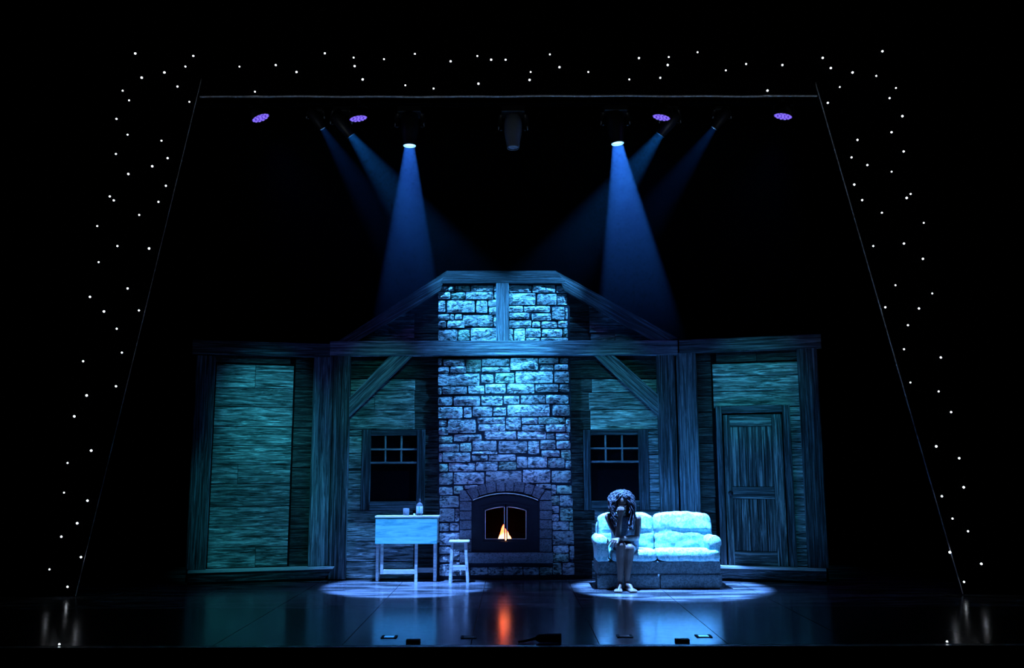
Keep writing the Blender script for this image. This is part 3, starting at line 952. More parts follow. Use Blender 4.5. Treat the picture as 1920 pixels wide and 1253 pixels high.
def fire():
    u, z = cuv(735, 762, -0.03)
    loc = PB.pt(u, z, -0.03)
    root = thing('fire', loc, 'small bright orange flame burning behind the fireplace glass', 'fire')
    k = YW / F / 5.0125
    rnd = random.Random(3)
    for (dx, w, h, dy) in ((-20, 50, 138, 0.0), (22, 42, 92, -0.01), (-42, 30, 62, -0.02), (48, 26, 48, -0.02), (4, 36, 108, 0.02)):
        prof = []
        pts, rad = [], []
        for i in range(9):
            t = i / 8
            r = w * k * (1.0 - t) ** 0.75 * (0.85 + 0.3 * math.sin(t * 2.6)) * 0.8
            pts.append(loc + Vector((dx * k * (1 - 0.55 * t) + math.sin(t * 7 + dx) * 3 * k, dy, t * h * k)))
            rad.append(max(r, 0.0006))
        v, f = tube(pts, rad, 9)
        from_world('flame', v, f, 'flame', root, True)
    v, f = merge(*[tube([loc + Vector((-0.10 + d, -0.0, 0.012 + z)), loc + Vector((0.10 + d, 0.02, 0.014 + z))], 0.014, 8) for d, z in ((0, 0), (0.02, 0.012))])
    from_world('log', v, f, 'soot', root)


fire()

# ------------------------------------------------------------------ star cloth portal
def star_mesh():
    bm = bmesh.new()
    bmesh.ops.create_icosphere(bm, subdivisions=1, radius=1.0)
    me = bpy.data.meshes.new('star_bulb')
    bm.to_mesh(me); bm.free()
    me.materials.append(M['star'])
    return me


M['star'] = emit('star_bulb', (0.80, 0.90, 1.0), 5.0)
STAR = star_mesh()
STARS_L = [(253.6,100.3),(362.4,104.9),(347.6,124.8),(308.2,135.9),(265.6,145.7),(332.8,162.3),(230,170.2),(242,188.3),(355,191),(218.4,223),(239.2,252.6),(302.7,263.8),(217.4,288.8),(314.2,296.6),(285.5,311.9),(240.6,326.3),(311,348.5),(205.9,368.4),(213.3,375.8),(297.1,378.6),(261,403.1),(182.3,424),(220.2,461.5),(279.5,466.1),(185,491.6),(239.2,541.1),(168.8,556.9),(194.8,584.2),(260.5,582.3),(218.8,616.6),(228.6,661.4),(155.9,677.6),(217.5,724.5),(162.5,741.7),(139.3,781),(171,845.2),(126.6,868.4),(120,924),(164,939),(144.8,981.5),(115,1006.7),(151.9,1045),(92.8,1068),(126.6,1100.7)]
STARS_R = [(1654.6,96.1),(1542.5,108.6),(1557.8,127.6),(1598.5,136),(1643,142.4),(1574.5,163.3),(1680,165.1),(1668,184.1),(1552.2,192.9),(1692,217.9),(1671.7,248),(1607.8,262.4),(1694.4,284.1),(1596.7,295.2),(1626.3,309.6),(1671.7,322.1),(1601.8,346.2),(1707.4,363.8),(1700,371.2),(1616.6,375.3),(1653.6,399),(1732,418),(1637.4,461.5),(1694.9,456.8),(1730.5,485.6),(1679,535),(1748,550.4),(1660,576.3),(1723,578.6),(1702.3,610),(1695,654.9),(1764,670.5),(1707,717.5),(1760,734.2),(1783.3,773),(1755.5,837.3),(1798.5,859.5),(1807,914),(1766,930.8),(1786,972.7),(1815,996.5),(1781,1035.9),(1840,1057.6),(1807.6,1091.5)]
STARS_T = [(449,125),(517,122),(556,135),(609,100),(663,108),(665,124),(680,149),(720,111),(760,160),(778,101),(813,166),(845,115),(895,105),(897,157),(921,112),(948,112),(995,135),(993,150),(1031,102),(1049,126),(1103,135),(1180,149),(1198,109),(1254,107),(1252,122),(1238,146),(1308,98),(1361,132),(1399,120),(1467,122),(1439,170),(478,172)]


def cloth(rows, y_mid, amp, wave):
    """pleated double-sided cloth through rows of (x_start, x_end, z); returns verts, faces with thickness"""
    n = 60
    V, Fc = [], []
    for side in (0, 1):
        for (xa, xb, z) in rows:
            for i in range(n + 1):
                x = xa + (xb - xa) * i / n
                y = y_mid + amp * math.sin(x * wave) * min(1.0, 8 * (i / n)) + (0.012 if side else 0)
                V.append(Vector((x, y, z)))
    W = n + 1; R = len(rows); o = W * R
    for j in range(R - 1):
        for i in range(n):
            a = j * W + i
            Fc.append((a, a + 1, a + W + 1, a + W))
            Fc.append((o + a + W, o + a + W + 1, o + a + 1, o + a))
    for i in range(n):
        Fc.append((i, o + i, o + i + 1, i + 1))
        k = (R - 1) * W + i
        Fc.append((k + 1, o + k + 1, o + k, k))
    for j in range(R - 1):
        Fc.append((j * W, (j + 1) * W, o + (j + 1) * W, o + j * W))
        k = j * W + n
        Fc.append((k + W, k, o + k, o + k + W))
    return V, Fc


def portal():
    def stars(root, lst, y):
        for k, (px, py) in enumerate(lst):
            o = link('star_bulb', STAR, None, root)
            p = at(px, py, y)
            o.location = p - root.location
            r = random.uniform(0.010, 0.0145)
            o.scale = (r, r, r)
    for side, lst, top, bot, lab in ((-1, STARS_L, (391, 92), (141, 1117), 'black curtain dotted with star lights along the left of the stage'),
                                     (1, STARS_R, (1511, 92), (1806, 1113), 'black curtain dotted with star lights along the right of the stage')):
        t = at(*top, YP); b = at(*bot, YP); b.z = 0.0
        d = (t - b) / (t.z - b.z)
        rows = []
        for k in range(13):
            z = 0.008 + 8.2 * k / 12
            xi = b.x + d.x * z
            rows.append((xi, side * 8.6, z))
        root = thing('star_curtain', (side * 6.2, YP, 0), lab, 'curtain', 'star curtains framing the stage')
        v, f = cloth(rows, YP + 0.02, 0.025, 11)
        from_world('cloth', v, f, 'velvet', root, True)
        zt = 8.2
        v, f = tube([Vector((b.x + d.x * z, YP + 0.005, z)) for z in [0.01 + (zt - 0.2) * k / 40 for k in range(41)]], 0.0042 if side < 0 else 0.0065, 6)
        h = from_world('hem', v, f, 'hem', root, True); h['label'] = 'thin pale hem along the slanted edge'
        stars(root, lst, YP - 0.035)
    a = at(375, 181.5, YP - 0.08); b = at(1532, 179.5, YP - 0.08)
    yb = YP - 0.08
    V, Fc = [], []
    root = thing('star_border', ((a.x + b.x) / 2, yb, a.z), 'black star cloth border hanging above the stage with a pale lower hem', 'curtain', 'star curtains framing the stage')
    rows = [(a.x, b.x, a.z + 2.4 * k / 5) for k in range(6)]
    v, f = cloth(rows, yb + 0.01, 0.012, 9)
    from_world('cloth', v, f, 'velvet', root, True)
    pts = [Vector((a.x + (b.x - a.x) * k / 60, yb, a.z + (b.z - a.z) * k / 60 + 0.003 * math.sin(k * 0.8) + 0.004 * math.sin(k * 0.21))) for k in range(61)]
    v, f = tube(pts, 0.0115, 6)
    h = from_world('hem', v, f, 'hem', root, True); h['label'] = 'pale grey lower hem'
    stars(root, STARS_T, yb - 0.03)


portal()

# ------------------------------------------------------------------ lamps on their batten
ZB = at(960, 197, YL).z


ZV = at(960, 192, YV).z


def batten(y, z, label):
    root = thing('lighting_batten', (0, y, z), label, 'batten', 'lighting battens above the stage')
    v, f = tube([Vector((-4.2, y, z)), Vector((4.2, y, z))], 0.024, 12)
    from_world('pipe', v, f, 'velvet', root, True)
    for x in (-4.0, -2.05, 0.35, 2.05, 4.0):
        v, f = tube([Vector((x, y, z + 0.02)), Vector((x, y, z + 2.6))], 0.004, 6)
        from_world('hanging_cable', v, f, 'lampbody', root)


batten(YL, ZB, 'long black batten carrying the moving head lamps behind the star border')
batten(YV, ZV, 'long black batten carrying the four violet lamps just behind the star border')
def lens_mat(name, col, strength):
    """clear glowing lens: light from the source inside passes through it"""
    m = bpy.data.materials.new(name); m.use_nodes = True
    nt = m.node_tree; nt.nodes.clear()
    out = nt.nodes.new('ShaderNodeOutputMaterial'); ad = nt.nodes.new('ShaderNodeAddShader')
    tr = nt.nodes.new('ShaderNodeBsdfTransparent'); em = nt.nodes.new('ShaderNodeEmission')
    em.inputs[0].default_value = (*col, 1); em.inputs[1].default_value = strength
    nt.links.new(tr.outputs[0], ad.inputs[0]); nt.links.new(em.outputs[0], ad.inputs[1])
    nt.links.new(ad.outputs[0], out.inputs[0])
    return m


M['lens_lit'] = lens_mat('lit_lens', (0.22, 0.55, 1.0), 1.6)
M['lens_dim'] = lens_mat('dim_lens', (0.30, 0.48, 0.62), 0.10)
M['lens_low'] = lens_mat('faint_lens', (0.25, 0.42, 0.75), 0.16)
M['lens_off'] = plain('unlit_lens', (0.30, 0.38, 0.46), 0.25, spec=0.6)
M['grey_lamp'] = plain('grey_lamp_shell', (0.16, 0.19, 0.23), 0.5, spec=0.5)


def moving_head(px, py, target, r, label, lens, body='lampbody', beam=None, group='moving head lamps on the batten', scale=1.0, cut=None):
    lp = at(px, py, YL)
    d = (Vector(target) - lp).normalized()
    s = scale
    piv = lp - d * 0.27 * s
    root = thing('moving_head_lamp', Vector((piv.x, YL, ZB - 0.03)), label, 'stage lamp', group)
    # base and clamp under the pipe
    zb1 = ZB - 0.045; zb0 = max(zb1 - 0.09 * s, piv.z + 0.12 * s)
    wbox('base', piv.x - 0.15 * s, piv.x + 0.15 * s, YL - 0.12 * s, YL + 0.12 * s, zb0, zb1, 'lampbody', root, 0.012)
    v, f = merge(box_data(piv.x - 0.025, piv.x + 0.025, YL - 0.04, YL + 0.04, zb1, ZB + 0.03))
    from_world('clamp', v, f, 'lampbody', root)
    # yoke: two arms
    for q in (-1, 1):
        x = piv.x + q * 0.155 * s
        v, f = merge(tube([Vector((x, piv.y, zb0 + 0.005)), Vector((x + q * 0.015, piv.y, piv.z + 0.06 * s)), Vector((x, piv.y, piv.z - 0.03 * s))], [0.028 * s, 0.034 * s, 0.03 * s], 8))
        from_world('yoke_arm', v, f, 'lampbody', root, True)
        v, f = lathe([(0.001, 0), (0.03 * s, 0), (0.03 * s, 0.014), (0.001, 0.016)], 12)
        R = Vector((q, 0, 0)).to_track_quat('Z', 'Y').to_matrix().to_4x4(); R.translation = Vector((x + q * 0.018 * s, piv.y, piv.z))
        v, f = xf((v, f), R)
        from_world('tilt_cap', v, f, 'grey_lamp', root)
    # head: revolved shell tapering to the lens
    prof = [(0.001, -0.19), (0.07, -0.185), (0.10, -0.15), (0.112, -0.06), (0.112, 0.04), (0.105, 0.10), (0.095, 0.16), (r / s * 1.18, 0.262), (r / s * 1.18, 0.272), (r / s * 1.02, 0.272)]
    prof = [(a * s, b * s) for a, b in prof]
    R = d.to_track_quat('Z', 'Y').to_matrix().to_4x4(); R.translation = piv
    v, f = xf(lathe(prof, 24, False), R)
    head = from_world('head', v, f, body, root, True)
    v, f = xf(lathe([(0.001, 0.262 * s), (r * 0.99, 0.262 * s), (r * 0.9, 0.266 * s), (r * 0.5, 0.272 * s), (0.001, 0.274 * s)], 24), R)
    from_world('lens', v, f, lens, head, True)
    v, f = xf(tube([Vector((math.cos(k * PI / 12) * r * 1.1, math.sin(k * PI / 12) * r * 1.1, 0.272 * s)) for k in range(24)], 0.006, 6, True), R)
    from_world('lens_ring', v, f, lens if lens == 'lens_lit' else body, head, True)
    if beam:
        power, col, half, bl = beam
        back = min(r / math.tan(math.radians(half)), 0.42 * s)      # the source sits inside the head, behind the lens
        src = lp - d * back
        spot('lamp_beam', src, target, power, col, half, bl, 0.008)
        if cut is not None:
            # unseen plate added inside the head: trims the upstage edge of the beam so it ends on the furniture
            c = Vector(cut)
            e = src + (c - src).normalized() * (back * 0.72)
            u = (d.cross(Vector((1, 0, 0)))).normalized()
            if u.y < 0: u = -u
            sx = d.cross(u).normalized()
            V = [e + sx * a + u * b + d * t for t in (0, 0.003) for a, b in ((-0.075, 0), (0.075, 0), (0.06, 0.05), (-0.06, 0.05))]
            from_world('beam_blocker', V, [(0, 1, 2, 3), (7, 6, 5, 4), (0, 4, 5, 1), (1, 5, 6, 2), (2, 6, 7, 3), (3, 7, 4, 0)], 'lampbody', head)
    return root


TGT_TABLE = ground(762, 1100)
TGT_SOFA = ground(1256, 1104) + Vector((0, 0.08, 0))
moving_head(768, 273, TGT_TABLE, 0.066, 'moving head lamp with bright blue lens shining straight down on the table', 'lens_lit', beam=(13000, (0.11, 0.31, 1.0), 10.5, 0.35), cut=(TGT_TABLE.x, YW - 0.20, 0.74))
moving_head(1158, 269, TGT_SOFA, 0.066, 'moving head lamp with bright blue lens shining down on the sofa', 'lens_lit', beam=(21000, (0.11, 0.33, 1.0), 12.0, 0.35), cut=(TGT_SOFA.x, YSOFA + 0.60, 0.90))
moving_head(962, 277, at(962, 700, YL - 0.25), 0.066, 'unlit grey moving head lamp at the centre of the batten', 'lens_off', 'grey_lamp')
CH_T = at(945, 750, YW)
moving_head(658, 254, at(950, 640, YW), 0.055, 'moving head lamp at left crossing its beam to the chimney', 'lens_low', beam=(2000, (0.07, 0.42, 1.0), 12.5, 0.8), scale=0.72)
moving_head(1238, 252, at(950, 640, YW), 0.055, 'moving head lamp at right crossing its beam to the chimney', 'lens_low', beam=(2000, (0.07, 0.42, 1.0), 12.5, 0.8), scale=0.72)
moving_head(605, 241, at(955, 800, YW), 0.04, 'small dim lamp with a faint beam between the two violet lamps at left', 'lens_dim', beam=(480, (0.07, 0.34, 1.0), 11, 0.9), scale=0.6)
moving_head(1339, 240, at(935, 800, YW), 0.04, 'small dim lamp with a faint beam between the two violet lamps at right', 'lens_dim', beam=(480, (0.07, 0.34, 1.0), 11, 0.9), scale=0.6)

M['led'] = emit('violet_led', (0.26, 0.17, 1.0), 0.95)
M['led_plate'] = emit('violet_led_plate', (0.13, 0.06, 0.85), 0.6)


def led_par(px, py, roll_deg, label, r=0.112):
    lp = at(px, py, YV)
    a = math.radians(roll_deg)
    nrm = Vector((math.sin(a), 0.06, -math.cos(a))).normalized()
    R = nrm.to_track_quat('Z', 'Y').to_matrix().to_4x4(); R.translation = lp
    root = thing('led_par_lamp', Vector((lp.x, YV, ZV - 0.03)), label, 'stage lamp', 'violet LED lamps on the batten')
    v, f = xf(lathe([(0.001, -0.12), (r * 0.7, -0.115), (r * 0.9, -0.07), (r, -0.04), (r * 1.04, -0.005), (r * 1.04, 0.0), (r * 0.98, 0.0), (r * 0.97, -0.012)], 28), R)
    can = from_world('can', v, f, 'lampbody', root, True)
    v, f = xf(lathe([(0.001, -0.012), (r * 0.97, -0.012), (r * 0.97, -0.008), (0.001, -0.008)], 28), R)
    from_world('front_plate', v, f, 'led_plate', can)
    cells = [(0, 0)] + [(0.40 * r * math.cos(k * PI / 3), 0.40 * r * math.sin(k * PI / 3)) for k in range(6)] + [(0.79 * r * math.cos(k * PI / 6 + .26), 0.79 * r * math.sin(k * PI / 6 + .26)) for k in range(12)]
    v, f = lathe([(0.001, 0), (0.017, 0), (0.014, 0.008), (0.001, 0.012)], 8)
    me = bpy.data.meshes.new('led')
    me.from_pydata([tuple(q) for q in v], [], f); me.materials.append(M['led'])
    for x, y in cells:
        o = link('led', me, None, can)
        m4 = R @ Matrix.Translation((x, y, -0.008))
        m4.translation = m4.translation - root.location
        o.matrix_local = m4
    # yoke up to the pipe
    top = Vector((lp.x, YV, ZV - 0.025))
    side = R.to_3x3() @ Vector((1, 0, 0)); side.y = 0; side.normalize()
    p = lp - nrm * 0.05
    pts = [p + side * (r * 1.1), p + side * (r * 1.1) + Vector((0, 0, 0.09)), top + side * 0.05, top - side * 0.05, p - side * (r * 1.1) + Vector((0, 0, 0.09)), p - side * (r * 1.1)]
    v, f = tube(pts, 0.008, 6)
    from_world('yoke', v, f, 'lampbody', root)
    v, f = box_data(lp.x - 0.02, lp.x + 0.02, YV - 0.03, YV + 0.03, ZV - 0.035, ZV + 0.03)
    from_world('clamp', v, f, 'lampbody', root)
    spot('violet_beam', lp + nrm * 0.03, lp + nrm * 5 + Vector((0, 0.2, 0)), 22, (0.30, 0.16, 1.0), 38, 1.0, 0.09)


led_par(489, 222, 24, 'violet LED lamp at the far left end of the batten, strongly tilted')
led_par(672, 223, 11, 'violet LED lamp above the left crossing beam')
led_par(1240, 221, -12, 'violet LED lamp above the right crossing beam')
led_par(1468, 219, -12, 'violet LED lamp at the far right end of the batten')


def haze():
    m = bpy.data.materials.new('haze'); m.use_nodes = True
    nt = m.node_tree; nt.nodes.clear()
    out = nt.nodes.new('ShaderNodeOutputMaterial')
    vs = nt.nodes.new('ShaderNodeVolumeScatter')
    vs.inputs['Color'].default_value = (0.22, 0.60, 1.0, 1)
    tc = nt.nodes.new('ShaderNodeTexCoord')
    sp = nt.nodes.new('ShaderNodeSeparateXYZ')
    nt.links.new(tc.outputs['Object'], sp.inputs[0])
    mr = nt.nodes.new('ShaderNodeMapRange'); mr.interpolation_type = 'SMOOTHSTEP'
    mr.inputs['From Min'].default_value = 2.7; mr.inputs['From Max'].default_value = 5.8
    mr.inputs['To Min'].default_value = 0.0; mr.inputs['To Max'].default_value = 0.0125
    nt.links.new(sp.outputs['Z'], mr.inputs['Value'])
    nt.links.new(mr.outputs[0], vs.inputs['Density'])
    nt.links.new(vs.outputs[0], out.inputs['Volume'])
    v, f = box_data(-3.6, 3.6, YP + 0.30, YW - 0.20, 2.9, 5.75)
    o = from_world('haze', v, f, m)
    tag(o, 'thin stage haze hanging under the lamps where the beams show', 'haze', kind='stuff')


haze()

# ------------------------------------------------------------------ furniture
def cushion(c, size, n=6.0, res=(12, 6, 8), puff=0.0, wr=0.0, seed=0, tilt=0.0, freq=9, crease=None):
    """soft superellipsoid block centred at c"""
    V, Fc, idx = [], [], {}
    sx, sy, sz = [k / 2 for k in size]
    def add(i, j, k):
        if (i, j, k) in idx: return idx[(i, j, k)]
        p = Vector((2 * i / res[0] - 1, 2 * j / res[1] - 1, 2 * k / res[2] - 1))
        # keep rows near the rim denser
        p = Vector([math.sin(q * PI / 2) * 0.35 + q * 0.65 for q in p])
        L = (abs(p.x) ** n + abs(p.y) ** n + abs(p.z) ** n) ** (1 / n)
        q = p / L if L > 1e-6 else p
        q = q.copy()
        b = 1 + puff * (1 - abs(q.x) ** 2) * (1 - abs(q.z) ** 2)
        w = Vector((q.x * sx, q.y * sy * b, q.z * sz * (1 + 0.5 * puff * (1 - q.x ** 2))))
        if wr:
            nn = noise.noise_vector(Vector((w.x * freq + seed, w.y * freq, w.z * freq * 1.6)))
            w += nn * wr
        if crease and q.y < 0:
            zc = crease + 0.05 * math.sin(q.x * 2.2 + seed)
            w.y += 0.014 * math.exp(-((q.z - zc) / 0.06) ** 2) - 0.004 * math.exp(-((q.z - zc - 0.3) / 0.2) ** 2)
        if tilt:
            w.y += w.z * tilt
        idx[(i, j, k)] = len(V)
        V.append(Vector(c) + w)
        return idx[(i, j, k)]
    A, B_, D = res
    for i in range(A):
        for j in range(B_):
            for k, fl in ((0, 1), (D, 0)):
                q = (add(i, j, k), add(i + 1, j, k), add(i + 1, j + 1, k), add(i, j + 1, k))
                Fc.append(q[::-1] if fl else q)
    for i in range(A):
        for k in range(D):
            for j, fl in ((0, 0), (B_, 1)):
                q = (add(i, j, k), add(i + 1, j, k), add(i + 1, j, k + 1), add(i, j, k + 1))
                Fc.append(q[::-1] if fl else q)
    for j in range(B_):
        for k in range(D):
            for i, fl in ((0, 1), (A, 0)):
                q = (add(i, j, k), add(i, j + 1, k), add(i, j + 1, k + 1), add(i, j, k + 1))
                Fc.append(q[::-1] if fl else q)
    return V, Fc


def fabric(name, lo, hi, scale=26, p=(0.42, 0.56)):
    m, nt, b = newmat(name)
    tc = nt.nodes.new('ShaderNodeTexCoord')
    n = nt.nodes.new('ShaderNodeTexNoise'); n.inputs['Scale'].default_value = scale; n.inputs['Detail'].default_value = 3; n.inputs['Distortion'].default_value = 1.2
    nt.links.new(tc.outputs['Object'], n.inputs['Vector'])
    r = nt.nodes.new('ShaderNodeValToRGB')
    e = r.color_ramp.elements
    e[0].position = p[0]; e[0].color = (*lo, 1); e[1].position = p[1]; e[1].color = (*hi, 1)
    nt.links.new(n.outputs['Fac'], r.inputs['Fac']); nt.links.new(r.outputs['Color'], b.inputs['Base Color'])
    bp = nt.nodes.new('ShaderNodeBump'); bp.inputs['Strength'].default_value = 0.15; bp.inputs['Distance'].default_value = 0.01
    nt.links.new(n.outputs['Fac'], bp.inputs['Height']); nt.links.new(bp.outputs[0], b.inputs['Normal'])
    b.inputs['Roughness'].default_value = 0.9; b.inputs['Specular IOR Level'].default_value = 0.1
    return m


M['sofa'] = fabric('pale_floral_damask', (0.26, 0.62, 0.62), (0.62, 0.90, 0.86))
M['sofa_base'] = fabric('shaded_grey_damask', (0.09, 0.12, 0.12), (0.18, 0.23, 0.23), 34, (0.4, 0.62))  # base colour darkened for the shade below the cushion overhang


def sofa():
    k = YSOFA / F
    Y0 = YSOFA
    cx = at(1236, 1080, Y0).x
    def X(px, y=0.0): return at(px, 1040, Y0 + y).x
    def Z(py, y=0.0): return at(1236, py, Y0 + y).z
    root = thing('sofa', (cx, Y0, 0), 'pale two-seat sofa with rolled arms and puffy cushions in a blue spotlight', 'sofa')
    zt = Z(1053)
    D = 0.60
    x0, x1 = X(1119), X(1353)
    zs = Z(1078)
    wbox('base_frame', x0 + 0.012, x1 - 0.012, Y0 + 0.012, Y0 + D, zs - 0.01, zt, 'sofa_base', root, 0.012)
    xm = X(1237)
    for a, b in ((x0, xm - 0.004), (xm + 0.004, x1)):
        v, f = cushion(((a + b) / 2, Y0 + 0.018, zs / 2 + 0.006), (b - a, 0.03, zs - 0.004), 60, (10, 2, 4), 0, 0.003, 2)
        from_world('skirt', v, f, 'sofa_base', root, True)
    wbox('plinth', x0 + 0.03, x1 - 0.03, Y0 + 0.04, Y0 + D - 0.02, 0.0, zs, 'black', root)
    # back
    v, f = cushion((cx, Y0 + D - 0.07, (Z(972, .5) + zt) / 2 - 0.01), (x1 - x0 - 0.09, 0.13, Z(972, .5) - zt + 0.02), 8, (14, 4, 8), 0, 0.004, 4)
    from_world('back_frame', v, f, 'sofa', root, True)
    # two back cushions
    for a, b, sd in ((1122, 1226, 1.0), (1227, 1336, 2.0)):
        ya = 0.34
        xa, xb = X(a, ya), X(b, ya)
        z0, z1 = zt + 0.06, Z(964, ya + 0.06)
        v, f = cushion(((xa + xb) / 2, Y0 + ya + 0.04, (z0 + z1) / 2), (xb - xa + 0.004, 0.20, z1 - z0), 7.5, (20, 8, 26), 0.22, 0.011, sd * 7.3, 0.14, 10, 0.10)
        from_world('back_cushion', v, f, 'sofa', root, True)
    # two seat cushions
    for a, b, sd in ((1146, 1232, 3.0), (1233, 1352, 4.0)):
        xa, xb = X(a), X(b)
        v, f = cushion(((xa + xb) / 2, Y0 + 0.19, (zt + Z(1031)) / 2), (xb - xa, 0.46, Z(1031) - zt), 7, (16, 12, 6), 0.10, 0.007, sd * 3.1)
        from_world('seat_cushion', v, f, 'sofa', root, True)
    # rolled arms: outline in X-Z run back along Y
    for s, pc in ((-1, 1130), (1, 1340)):
        xc = X(pc); r = 0.082
        zc = Z(1006) - r + 0.008
        prof = []
        for i in range(15):
            a = math.radians(-35 + 250 * i / 14)
            prof.append((xc + s * -math.cos(a) * r * -1 * -1 + s * 0.0, zc + math.sin(a) * r))
        prof = [(xc + s * math.cos(math.radians(-40 + 250 * i / 14)) * r + s * 0.005, zc + math.sin(math.radians(-40 + 250 * i / 14)) * r) for i in range(15)]
        prof += [(xc - s * 0.062, zt), (xc + s * 0.058, zt)]
        n = len(prof); V, Fc = [], []
        ys = [Y0 - 0.012, Y0 + 0.004, Y0 + 0.06, Y0 + 0.2, Y0 + 0.35, Y0 + D - 0.06]
        cxp = sum(p[0] for p in prof) / n; czp = sum(p[1] for p in prof) / n
        for j, y in enumerate(ys):
            sc = 0.90 if j == 0 else 1.0
            for i, (px_, pz_) in enumerate(prof):
                w = noise.noise(Vector((px_ * 12, y * 9, pz_ * 12))) * 0.006
                V.append(Vector((cxp + (px_ - cxp) * sc + w, y, czp + (pz_ - czp) * sc + w)))
        for j in range(len(ys) - 1):
            for i in range(n):
                q = (i + 1) % n
                fc = (j * n + i, j * n + q, (j + 1) * n + q, (j + 1) * n + i)
                Fc.append(fc if s < 0 else fc[::-1])
        Fc.append(tuple(range(n))); Fc.append(tuple(range((len(ys) - 1) * n, len(ys) * n))[::-1])
        o = from_world('arm', V, Fc, 'sofa', root, True)
        bm = bmesh.new(); bm.from_mesh(o.data); bmesh.ops.recalc_face_normals(bm, faces=bm.faces); bm.to_mesh(o.data); bm.free()
    return root, zt


sofa_root, SOFA_Z = sofa()

YT = ground(760, 1092).y


def table():
    Y0 = YT
    def X(px, y=0.0): return at(px, 1010, Y0 + y).x
    def Z(py, y=0.0): return at(762, py, Y0 + y).z
    root = thing('drop_leaf_table', (X(762), Y0, 0), 'pale drop-leaf gateleg table with its leaves hanging down, beside the fireplace', 'table')
    dep = 0.17
    zt = Z(967.5); zb = zt - 0.022
    def b(name, x0, x1, y0, y1, z0, z1, mat='white_paint', bev=0.003):
        return wbox(name, x0, x1, Y0 + y0, Y0 + y1, z0, z1, mat, root, bev)
    b('tabletop', X(703), X(823), -0.035, dep + 0.03, zb, zt)
    b('drop_leaf', X(704), X(820), -0.032, -0.014, Z(1020), zb - 0.003, 'aqua')
    b('drop_leaf', X(704), X(820), dep + 0.012, dep + 0.028, Z(1020), zb - 0.003)
    b('apron', X(708), X(816), 0.055, 0.07, zb - 0.11, zb, 'under')
    b('apron', X(708), X(816), dep - 0.02, dep - 0.006, zb - 0.11, zb, 'under')
    lw = 0.036
    for x in (707, 815):
        for y in (0.05, dep - 0.03):
            xc = X(x)
            b('leg', xc - lw / 2, xc + lw / 2, y, y + lw, 0, zb)
    # swinging gate in front: two posts, foot rail
    gx0, gx1 = X(716.5), X(780.5)
    b('gate_post', gx0 - 0.018, gx0 + 0.018, 0.004, 0.038, Z(1077), zb - 0.03)
    b('gate_post', gx1 - 0.018, gx1 + 0.018, 0.004, 0.038, 0.0, zb - 0.03)
    b('gate_rail', gx0 + 0.018, gx1 - 0.018, 0.008, 0.034, Z(1077), Z(1068.5))
    b('gate_rail', gx0 + 0.018, gx1 - 0.018, 0.008, 0.034, zb - 0.10, zb - 0.06, 'under')
    b('stretcher', X(709), X(813), 0.062, 0.084, Z(1075), Z(1066), 'under')
    return root, zt


table_root, TABLE_Z = table()
M['glass'] = plain('clear_glass', (0.85, 0.95, 1.0), 0.04)
M['glass'].node_tree.nodes['Principled BSDF'].inputs['Transmission Weight'].default_value = 0.85
M['label_paper'] = plain('pale_label', (0.75, 0.82, 0.80), 0.7, noise_amt=0.25, nscale=45)
M['green_band'] = plain('green_label_band', (0.10, 0.55, 0.40), 0.6)
M['cap'] = plain('dark_stopper', (0.06, 0.06, 0.07), 0.5)


def tabletop_items():
    y = YT + 0.05
    # bottle with a stopper and a pale label
    p = at(786.5, 968, y); p.z = TABLE_Z
    root = thing('bottle', p, 'clear glass bottle with pale label and dark stopper on the table', 'bottle')
    T = Matrix.Translation(p)
    v, f = xf(lathe([(0.001, 0.0005), (0.039, 0.0005), (0.042, 0.006), (0.042, 0.125), (0.038, 0.142), (0.022, 0.155), (0.014, 0.163), (0.0135, 0.185), (0.016, 0.186), (0.016, 0.192), (0.011, 0.193)], 20), T)
    from_world('glass_body', v, f, 'glass', root, True)
    v, f = xf(lathe([(0.0425, 0.028), (0.0432, 0.03), (0.0432, 0.115), (0.0425, 0.117)], 20, False), T)
    from_world('paper_label', v, f, 'label_paper', root, True)
    a = [(0.0445 * math.cos(t), 0.0445 * math.sin(t)) for t in [math.radians(-100 + 5 * i) for i in range(5)]]
    V = [p + Vector((x, yy, z)) for z in (0.032, 0.112) for x, yy in a]
    from_world('green_stripe', V, [(i, i + 1, 6 + i, 5 + i) for i in range(4)], 'green_band', root)
    v, f = xf(lathe([(0.001, 0.186), (0.012, 0.187), (0.013, 0.2), (0.010, 0.207), (0.001, 0.209)], 14), T)
    from_world('stopper', v, f, 'cap', root, True)
    # tumbler
    p = at(761.5, 968, y); p.z = TABLE_Z
    v, f = xf(lathe([(0.001, 0.0005), (0.036, 0.0005), (0.038, 0.004), (0.041, 0.092), (0.0385, 0.092), (0.0345, 0.012), (0.001, 0.011)], 20, False), Matrix.Translation(p))
    t = from_world('tumbler', v, f, 'glass', None, True)
    t.data.transform(Matrix.Translation(-p)); t.location = p
    tag(t, 'short clear drinking glass standing left of the bottle', 'glass')
    # cork lying between them
    p = at(777, 967, y - 0.02); p.z = TABLE_Z
    v, f = lathe([(0.001, 0.0), (0.013, 0.0), (0.0135, 0.004), (0.013, 0.024), (0.011, 0.027), (0.001, 0.027)], 14)
    me = bpy.data.meshes.new('cork'); me.from_pydata([tuple(q) for q in v], [], f)
    c = link('cork', me, 'label_paper', None, True); c.location = p
    tag(c, 'tiny white cork on the tabletop between glass and bottle', 'cork')


tabletop_items()


